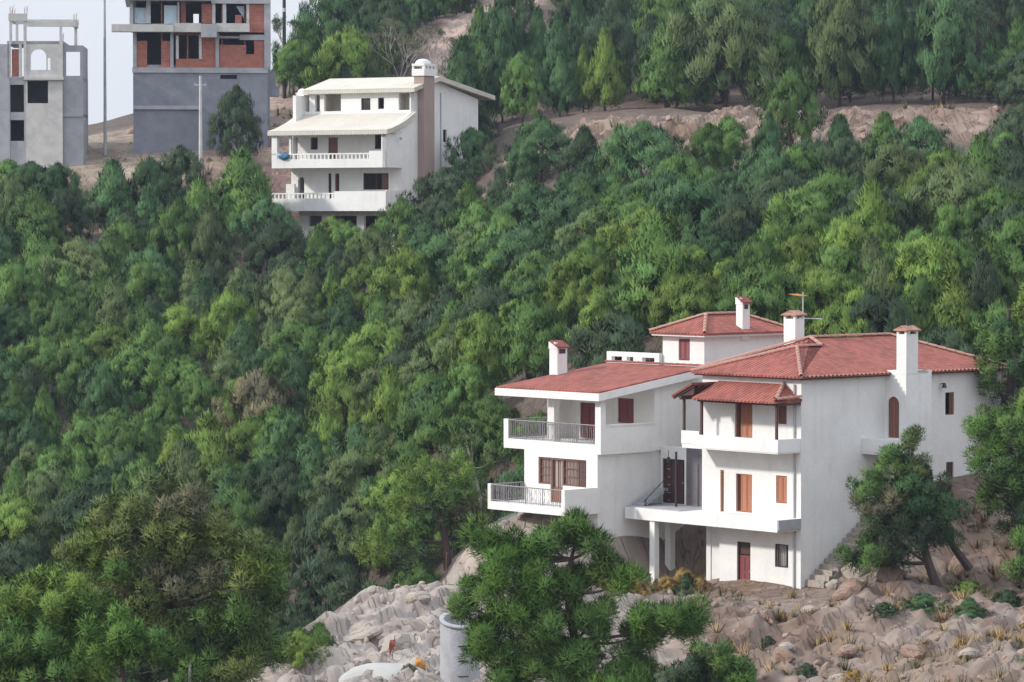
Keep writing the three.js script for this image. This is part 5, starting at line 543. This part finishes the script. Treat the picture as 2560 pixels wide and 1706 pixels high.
// ------------------------------------------------------------------ bare and dying trees
function bareTree(name, label, [x, z], h, o = {}) {
  const t = thing(name, label, 'tree', [x, (o.y ?? groundAt(x, z)) - 0.1, z]), rng = rngOf(o.seed ?? 3), wood = [], ends = [];
  const grow = (p, d, len, r, n) => { const q = [p[0] + d[0] * len, p[1] + d[1] * len, p[2] + d[2] * len]; wood.push(limb([p, [(p[0] + q[0]) / 2 + (rng() - 0.5) * 0.1 * len, (p[1] + q[1]) / 2, (p[2] + q[2]) / 2], q], r, r * 0.7, 4, n > 3 ? 7 : 4)); if (n <= 0) { ends.push(q); return; } const K = n > 2 ? 3 : 3; for (let i = 0; i < K; i++) { const f = i ? (o.spread ?? 0.9) : 0.25, e = [d[0] + (rng() - 0.5) * 2 * f, d[1] + (rng() - 0.3) * f * 0.8, d[2] + (rng() - 0.5) * 2 * f], m = Math.hypot(...e); grow(q, e.map(v => v / m), len * (0.62 + 0.2 * rng()), r * 0.62, n - 1); } };
  grow([0, 0, 0], o.dir ?? [0.05, 1, 0], h * (o.first ?? 0.34), o.r ?? 0.1, o.depth ?? 4); part('trunk', wood, o.bark ?? M.greyBark, t);
  if (o.tint) { const c = new THREE.Mesh(leaves(ends.filter(() => rng() < (o.keep ?? 0.7)).map(e => [...e, 0.2]), rng, { n: o.n ?? 34, r0: 0.2, len: 0.2, wid: 0.016 }), HUE[o.tint][0]); c.name = 'crown'; c.castShadow = c.receiveShadow = true; t.add(c); } return t;
}
bigPine('pale_pine', 'half dead pine with thin pale trunk just left of the villa balconies', [-1.35, -147], [[-1.0, 4.5, 0, 0.75, 0.5, 'o'], [-0.4, 5.0, 0, 0.5, 0.4, 'o'], [-1.5, 3.9, 0.1, 0.5, 0.4, 'k'], [-0.9, 3.4, 0, 0.55, 0.35, 'g'], [0.5, 4.2, 0, 0.5, 0.4, 'o'], [0.4, 2.6, 0, 0.4, 0.3, 'k'], [-0.6, 2.3, 0, 0.4, 0.3, 'k']], { seed: 51, r: 0.1, bark: M.greyBark, trunk: [[0, 0, 0], [0.05, 1.2, 0], [-0.05, 2.6, 0], [-0.35, 3.8, 0], [-0.6, 4.8, 0]], cr: 0.24, n: 90, len: 0.2, wid: 0.017, clumps: 14 });
bareTree('grey_tree', 'grey withered tree beside the dark pole at the top of the ridge', [-17.8, -272], 7.0, { seed: 52, r: 0.12, tint: 'b', keep: 0.9, n: 60, first: 0.3, spread: 0.6 });
bareTree('bare_tree', 'leafless greyish tree directly behind the white house chimney', [-9.0, -268], 7.2, { seed: 53, r: 0.09, depth: 5, spread: 0.7, first: 0.28, tint: 'k', keep: 0.5, n: 20 });
bareTree('bare_tree', 'leafless mauve grey tree between white house roof and pale rock outcrop', [-6.4, -272], 6.0, { seed: 54, r: 0.08, depth: 5, spread: 0.9, first: 0.26, tint: 'k', keep: 0.5, n: 20 });
for (const [x, z, h, s] of [[11.8, -256, 6, 56], [18.6, -257, 7, 57], [25.4, -256, 6.6, 58], [31.5, -255, 6.5, 59], [34.5, -256, 6, 60]]) { const b = bareTree('bare_tree', null, [x, z], h, { seed: s, r: 0.1, bark: M.bark, depth: 4, spread: 0.6, first: 0.36, tint: 'd', keep: 0.85, n: 60 }); sorted(b, 'thin bare trunked tree', 'standing on the upper edge of the road cut', b.position.clone()); b.userData.group = 'thin trees on the road cut'; }
// ------------------------------------------------------------------ shrubs, boulders, small things on the ground
const SHR = [[4.4, -131.5, 1.0, 0.8, 's', 'left of the terrace columns'], [3.7, -130.6, 1.0, 0.8, 's', 'left of the terrace columns'], [4.95, -133.0, 0.9, 0.7, 's', 'left of the terrace columns'], [3.2, -130.6, 1.2, 1.2, 'y', 'left of the terrace columns'], [7.0, -135.6, 1.3, 1.0, 'd', 'under the terrace'], [6.9, -136.9, 1.4, 1.2, 's', 'under the terrace'], [6.2, -136.4, 1.1, 0.9, 's', 'under the terrace'], [7.5, -136.3, 0.9, 0.7, 's', 'under the terrace'], [5.0, -134.6, 1.3, 1.0, 'o', 'under the terrace'], [4.4, -134.0, 1.1, 0.8, 'k', 'under the terrace'], [7.75, -118.5, 1.0, 1.2, 'g', 'at the foot of the reddish slope'], [8.1, -116.8, 1.1, 1.3, 'v', 'at the foot of the reddish slope'], [6.9, -115.6, 1.0, 1.0, 'd', 'at the foot of the reddish slope'], [9.4, -124.0, 0.5, 0.5, 'd', 'on the reddish slope below the villa'], [10.4, -119.4, 0.7, 0.6, 'd', 'on the reddish slope below the villa'], [15.4, -126.5, 1.5, 0.8, 'b', 'on the slope under the leaning pine'], [17.0, -125.8, 1.7, 0.8, 'b', 'on the slope under the leaning pine'], [18.6, -127.4, 1.4, 0.9, 'd', 'on the slope under the leaning pine'], [13.8, -125.5, 1.0, 0.5, 'd', 'on the slope under the leaning pine'], [17.6, -130.6, 1.3, 0.6, 'y', 'on the slope under the leaning pine'], [19.2, -122.0, 1.6, 1.0, 'd', 'by the right edge of the slope'], [18.2, -117.6, 1.0, 0.7, 'g', 'by the right edge of the slope'], [-6.6, -116, 1.8, 1.3, 'g', 'at the foot of the pale rock spur'], [-8.2, -114.6, 2.0, 1.6, 'd', 'at the foot of the pale rock spur'], [-7.1, -113, 1.5, 1.2, 'y', 'at the foot of the pale rock spur'], [-3.4, -111.6, 0.6, 0.6, 'k', 'beside the concrete well'], [-10.2, -113.5, 2.4, 2.0, 'd', 'at the foot of the pale rock spur'], [-9, -118, 2.4, 2.4, 'd', 'at the foot of the pale rock spur'], [15.3, -128.6, 0.7, 0.4, 's', 'on the slope under the leaning pine'], [11.9, -117.5, 0.8, 0.4, 's', 'on the reddish slope below the villa'], [13.4, -115.4, 0.9, 0.4, 's', 'on the reddish slope below the villa']];
SHR.forEach(([x, z, w, h, c, where], i) => { const P = proto[[2, 6, 13, 9, 12, 11][i % 6]], t = new THREE.Group(); t.name = numbered('shrub'); t.position.set(x, groundAt(x, z) - 0.08, z); t.rotation.y = i * 1.7; t.scale.set(w, h * 1.05, w); const a = new THREE.Mesh(P.trunk, M.bark), b = new THREE.Mesh(P.crown, HUE[c][0]); a.name = 'stem'; b.name = 'foliage'; t.add(a, b); shade(t); b.position.y = -0.14; scene.add(t); tag(t, null, 'shrub', 'shrubs on the rocky ground'); sorted(t, `${HUE[c][1]} shrub`, where, t.position.clone()); });
function stoneGeo(seed, detail = 2) { const g = new THREE.IcosahedronGeometry(0.5, detail), p = g.attributes.position, r = rngOf(seed), cut = []; for (let i = 0; i < 9; i++) { const v = new THREE.Vector3(r() - 0.5, r() - 0.5, r() - 0.5).normalize(); cut.push([v, 0.3 + 0.14 * r()]); } const q = new THREE.Vector3(); for (let i = 0; i < p.count; i++) { q.fromBufferAttribute(p, i); for (const [v, d] of cut) { const k = q.dot(v) - d; if (k > 0) q.addScaledVector(v, -k); } const f = 1 + 0.12 * (vnoise(q.x * 7 + seed, q.y * 7 + q.z * 5, seed) - 0.5); p.setXYZ(i, q.x * f, q.y * f, q.z * f); } g.computeVertexNormals(); return uvBox(g); }
const stones = [0, 1, 2, 3, 4, 5].map(i => stoneGeo(300 + i * 13));
const ROCKS = [[-5.2, -117.5, 1.6, 0.6, 1.0, 'p', 'on the left edge of the rock spur'], [-4.0, -117, 1.6, 0.9, 1.2, 'p', 'on the middle of the rock spur'], [-2.6, -117.8, 1.3, 0.45, 0.8, 'p', 'on the middle of the rock spur'], [-5.0, -113, 0.8, 0.5, 0.7, 'p', 'on the left edge of the rock spur'], [-3.4, -123, 1.2, 0.6, 0.9, 'p', 'on the middle of the rock spur'], [-2.2, -127, 1.4, 0.7, 1.0, 'p', 'on the upper rock spur'], [-1.6, -131, 1.3, 0.6, 1.0, 'p', 'on the upper rock spur'], [-1.2, -137, 1.2, 0.5, 0.9, 'p', 'on the upper rock spur'], [14.6, -131.4, 1.5, 1.3, 1.2, 'r', 'beside the leaning pine'], [13.2, -130.6, 1.4, 0.9, 1.1, 'r', 'beside the leaning pine'], [17.6, -133.2, 1.2, 1.5, 1.0, 'r', 'beside the leaning pine'], [12.6, -128.4, 1.2, 0.7, 1.0, 'r', 'on the slope below the villa\'s right corner'], [11.3, -127.4, 0.9, 0.5, 0.8, 'p', 'on the slope below the villa\'s right corner'], [10.0, -123.4, 0.9, 0.5, 0.7, 'p', 'on the slope below the villa\'s right corner'], [9.7, -121, 1.1, 0.6, 0.8, 'r', 'on the reddish slope'], [12.2, -122.6, 1.0, 0.5, 0.8, 'r', 'on the reddish slope'], [14.4, -121.6, 1.1, 0.6, 0.9, 'r', 'on the reddish slope'], [11.5, -119.2, 0.9, 0.5, 0.7, 'p', 'on the reddish slope'], [16.2, -120.2, 1.1, 0.6, 0.9, 'p', 'on the reddish slope'], [6.3, -118.2, 0.7, 0.5, 0.6, 'p', 'beside the foreground pine'], [5.9, -116.4, 0.6, 0.5, 0.5, 'p', 'beside the foreground pine'], [13.5, -133.6, 1.2, 0.8, 1.0, 'p', 'at the foot of the shaded villa wall'], [12.7, -132.9, 1.0, 0.6, 0.9, 'p', 'at the foot of the shaded villa wall']];
ROCKS.forEach(([x, z, a, b, c, k, where], i) => { const o = new THREE.Mesh(stones[i % 6], k === 'p' ? M.rock : M.redRock); o.name = numbered('boulder'); o.position.set(x, groundAt(x, z) + b * 0.12, z); o.rotation.set(0.2 * Math.sin(i), i * 1.3, 0.2 * Math.cos(i * 2)); o.scale.set(a, b, c); o.castShadow = o.receiveShadow = true; scene.add(o); tag(o, null, 'rock', 'boulders lying on the rocky ground'); sorted(o, k === 'p' ? 'pale angular boulder' : 'reddish brown boulder', where, o.position.clone()); });
{ // loose stones and dry tufts over the bare ground
  const rng = rngOf(404), g = new THREE.Group(); g.name = 'rubble'; scene.add(g); tag(g, 'loose stones scattered over the bare rock and earth', 'stones', null, 'stuff'); const L = stones.map(() => []);
  for (let i = 0; i < 60000 && L[0].length < 220; i++) { const far = rng() < 0.3, x = far ? -30 + 66 * rng() : -9 + 30 * rng(), z = far ? -226 - 46 * rng() : -104 - 42 * rng(), Z = zones(x, z), [u, w] = toVilla(x, z); if (Math.max(Z.spur, Z.cut, Z.top, Z.bank * 0.7, Z.pur * 0.7) < 0.5) continue; if (u > -15 && u < 1.3 && w > -13 && w < 4.8 && !(u > -9 && w > 1.4)) continue; L[Math.floor(rng() * 6)].push([x, z, (far ? 0.25 : 0.07) + (far ? 0.6 : 0.34) * rng() ** 3, rng()]); }
  stones.forEach((s, k) => { const lo = stoneGeo(500 + k * 7, 1), a = new THREE.InstancedMesh(lo, mat([1, 1, 1], { map: rockMap }), L[k].length), m = new THREE.Object3D(), c = new THREE.Color(); L[k].forEach(([x, z, r, t], i) => { m.position.set(x, groundAt(x, z) + r * 0.02, z); m.rotation.set(t * 9, t * 50, t * 23); m.scale.set(r * 1.4, r * 0.8, r); m.updateMatrix(); a.setMatrixAt(i, m.matrix); const q = 0.75 + 0.4 * t; a.setColorAt(i, zones(x, z).red > 0.5 || z < -200 ? c.setRGB(0.34 * q, 0.245 * q, 0.195 * q) : c.setRGB(0.42 * q, 0.365 * q, 0.32 * q)); }); a.name = 'stones'; a.castShadow = a.receiveShadow = true; g.add(a); });
  const d = new THREE.Group(); d.name = 'dry_grass'; scene.add(d); tag(d, 'dry yellowish grass and low scrub on the bare slopes', 'grass', null, 'stuff');
  const pos = [], nor = []; for (let i = 0; i < 26; i++) { const a = rng() * 6.28, k = rng() * 0.1, t = 0.12 + 0.16 * rng(), h = 0.2 + 0.22 * rng(), bx0 = k * Math.cos(a), bz = k * Math.sin(a), s = a + 1.57; pos.push(bx0 - 0.012 * Math.cos(s), 0, bz - 0.012 * Math.sin(s), bx0 + 0.012 * Math.cos(s), 0, bz + 0.012 * Math.sin(s), bx0 + t * Math.cos(a), h, bz + t * Math.sin(a)); for (let q = 0; q < 3; q++) nor.push(Math.cos(a) * 0.3, 0.95, Math.sin(a) * 0.3); }
  const tg = new THREE.BufferGeometry(); tg.setAttribute('position', new THREE.Float32BufferAttribute(pos, 3)); tg.setAttribute('normal', new THREE.Float32BufferAttribute(nor, 3)); const S = [];
  for (let i = 0; i < 40000 && S.length < 480; i++) { const far = rng() < 0.25, x = far ? -30 + 66 * rng() : -8 + 30 * rng(), z = far ? -224 - 46 * rng() : -104 - 42 * rng(), Z = zones(x, z), f = fbm(x * 0.5, z * 0.5, 93, 4), [u, w] = toVilla(x, z); if (Math.max(Z.spur, Z.cut, Z.bank, Z.pur) < 0.3 || (Z.spur > 0.3 && Z.red < 0.5) || f < (far ? 0.64 : 0.57)) continue; if (u > -15 && u < 1.2 && w > -13 && w < 1.5) continue; S.push([x, z, 0.7 + 1.1 * rng() + (far ? 0.9 : 0), rng()]); }
  const a = new THREE.InstancedMesh(tg, new THREE.MeshStandardMaterial({ color: lin(1, 1, 1), roughness: 0.95, side: THREE.DoubleSide }), S.length), m = new THREE.Object3D(), c = new THREE.Color(); S.forEach(([x, z, r, t], i) => { m.position.set(x, groundAt(x, z) - 0.03, z); m.rotation.set(0, t * 40, 0); m.scale.set(r, r * (0.7 + 0.5 * t), r); m.updateMatrix(); a.setMatrixAt(i, m.matrix); a.setColorAt(i, t < 0.6 ? c.setRGB(0.36 + 0.1 * t, 0.26, 0.10) : c.setRGB(0.16, 0.15, 0.08)); }); a.name = 'tufts'; a.castShadow = a.receiveShadow = true; d.add(a);
}
// ------------------------------------------------------------------ poles and left things
{ const x = -22.6, z = -247, y = groundAt(x, z), p = thing('utility_pole', 'pale concrete utility pole in front of the grey basement wall', 'pole', [x, y - 0.3, z]); part('shaft', new THREE.CylinderGeometry(0.09, 0.16, 8.2, 10).translate(0, 4.1, 0), M.paleConcrete, p); part('foot', new THREE.CylinderGeometry(0.26, 0.32, 0.5, 10).translate(0, 0.35, 0), M.paleConcrete, p); part('crossarm', bx(-0.45, 0.45, 7.5, 7.58, -0.05, 0.05), M.pipe, p); for (const s of [-0.38, 0, 0.38]) part('insulator', new THREE.CylinderGeometry(0.04, 0.055, 0.16, 8).translate(s, 7.66, 0), M.brownRender, p); }
{ const x = -30.6, z = -256, y = groundAt(x, z), p = thing('utility_pole', 'thin grey pole rising into the sky between the two unfinished buildings', 'pole', [x, y - 0.3, z]); part('shaft', new THREE.CylinderGeometry(0.08, 0.13, 12.5, 10).translate(0, 6.25, 0), M.concrete, p); part('crossarm', bx(-0.5, 0.5, 11.9, 11.98, -0.05, 0.05), M.pipe, p); }
{ const x = -18.15, z = -271.5, y = groundAt(x, z), p = thing('utility_pole', 'dark pole behind the grey withered tree right of the brick infill building', 'pole', [x, y - 0.3, z]); part('shaft', new THREE.CylinderGeometry(0.13, 0.17, 9.5, 10).translate(0, 4.75, 0), M.iron, p); part('band', new THREE.CylinderGeometry(0.15, 0.155, 0.3, 10).translate(0, 7.2, 0), M.pipe, p); }
{ const x = -1.72, z = -112, w = thing('concrete_well', 'concrete well ring with rim beside the foreground pine on the rock spur', 'well', [x, 24.35, z], 0.3), ring = (r0, r1, y0, y1, tilt) => { const s = []; s.push(new THREE.Vector2(r0, y0), new THREE.Vector2(r1, y0), new THREE.Vector2(r1, y1 - 0.02), new THREE.Vector2(r1 - 0.02, y1), new THREE.Vector2(r0 + 0.02, y1), new THREE.Vector2(r0, y1 - 0.02), new THREE.Vector2(r0, y0)); const g = new THREE.LatheGeometry(s, 32), p = g.attributes.position; for (let i = 0; i < p.count; i++) if (p.getY(i) > y0 + 0.01 || tilt > 1) p.setY(i, p.getY(i) - p.getZ(i) * 0.26); g.computeVertexNormals(); return g; }; part('shaft', ring(0.54, 0.66, 0, 2.22, 0), M.concrete, w); part('rim', ring(0.53, 0.69, 2.22, 2.32, 2), M.concrete, w); part('step_iron', [0.5, 1.0, 1.5].map(y => bar([-0.25, y, 0.64], [0.1, y, 0.68], 0.02, 5)), M.iron, w); }
{ const x = -4.2, z = -112.4, t = thing('white_tarpaulin', 'white tarpaulin heap at the bottom edge of the pale rock spur', 'tarpaulin', [x, groundAt(x, z) - 0.15, z]), g = new THREE.SphereGeometry(1, 40, 18, 0, Math.PI * 2, 0, Math.PI / 2), p = g.attributes.position; for (let i = 0; i < p.count; i++) { const a = Math.atan2(p.getZ(i), p.getX(i)), f = 1 + 0.07 * Math.sin(a * 5 + 1) * (1 - p.getY(i)) + 0.16 * (vnoise(p.getX(i) * 3 + 5, p.getZ(i) * 3 + 5, 8) - 0.5); p.setXYZ(i, p.getX(i) * 1.5 * f, p.getY(i) * 0.6 * f, p.getZ(i) * 0.9 * f); } g.computeVertexNormals(); part('sheet', g, M.tarp, t); part('weight_stone', stoneGeo(77).clone().scale(0.3, 0.2, 0.25).translate(0.9, 0.55, 0.3), M.rock, t); }
{ const x = -4.1, z = -115.2, t = thing('red_plastic_sheet', 'torn red plastic sheet caught upright on the pale rock', 'litter', [x, groundAt(x, z) + 0.05, z], 0.3), s = new THREE.PlaneGeometry(0.15, 0.5, 4, 10), p = s.attributes.position; for (let i = 0; i < p.count; i++) { const y = p.getY(i); p.setXYZ(i, p.getX(i) * (1.1 + 0.5 * Math.sin(y * 9)) + 0.18 * y, y + 0.34, 0.06 * Math.sin(y * 14 + p.getX(i) * 9)); } s.computeVertexNormals(); const m = M.redPlastic.clone(); m.side = THREE.DoubleSide; part('sheet', s, m, t); part('stick', bar([0, -0.2, 0], [0.12, 0.74, 0], 0.014, 5), M.bark, t); }
{ const x = -3.1, z = -113.6, t = thing('orange_sack', 'small orange sack leaning beside the well with two thin sticks', 'sack', [x, groundAt(x, z) + 0.16, z]), g = stoneGeo(91, 3).clone(); g.scale(0.42, 0.62, 0.36); g.rotateZ(0.5); part('sack', g, M.orange, t); part('stick', bar([0.1, -0.3, 0.1], [-0.25, 0.62, 0], 0.018, 5), M.paleConcrete, t); part('stick', bar([0.3, -0.35, 0.1], [0.0, 0.5, 0], 0.018, 5), M.paleConcrete, t); }
{ const x = -2.5, z = -127.5, t = thing('iron_rod', 'thin rusty iron rod standing upright on the upper rock spur', 'rod', [x, groundAt(x, z) - 0.2, z]); part('rod', bar([0, 0, 0], [0.03, 1.7, 0], 0.016, 6), M.brownWood, t); part('hook', bar([0.03, 1.7, 0], [0.1, 1.64, 0], 0.014, 5), M.brownWood, t); }
{ const t = thing('wooden_stake', 'short pale stake standing in the shade under the olive brown pine', 'stake', [-9.0, 26.35, -94]); part('stake', bar([0, -0.6, 0], [0.06, 1.15, 0], 0.06, 7, 0.045), M.paleConcrete, t); part('tip', bar([0.06, 1.15, 0], [0.064, 1.24, 0], 0.045, 7, 0.008), M.paleConcrete, t); }
labelSorted();
renderer.render(scene, camera);
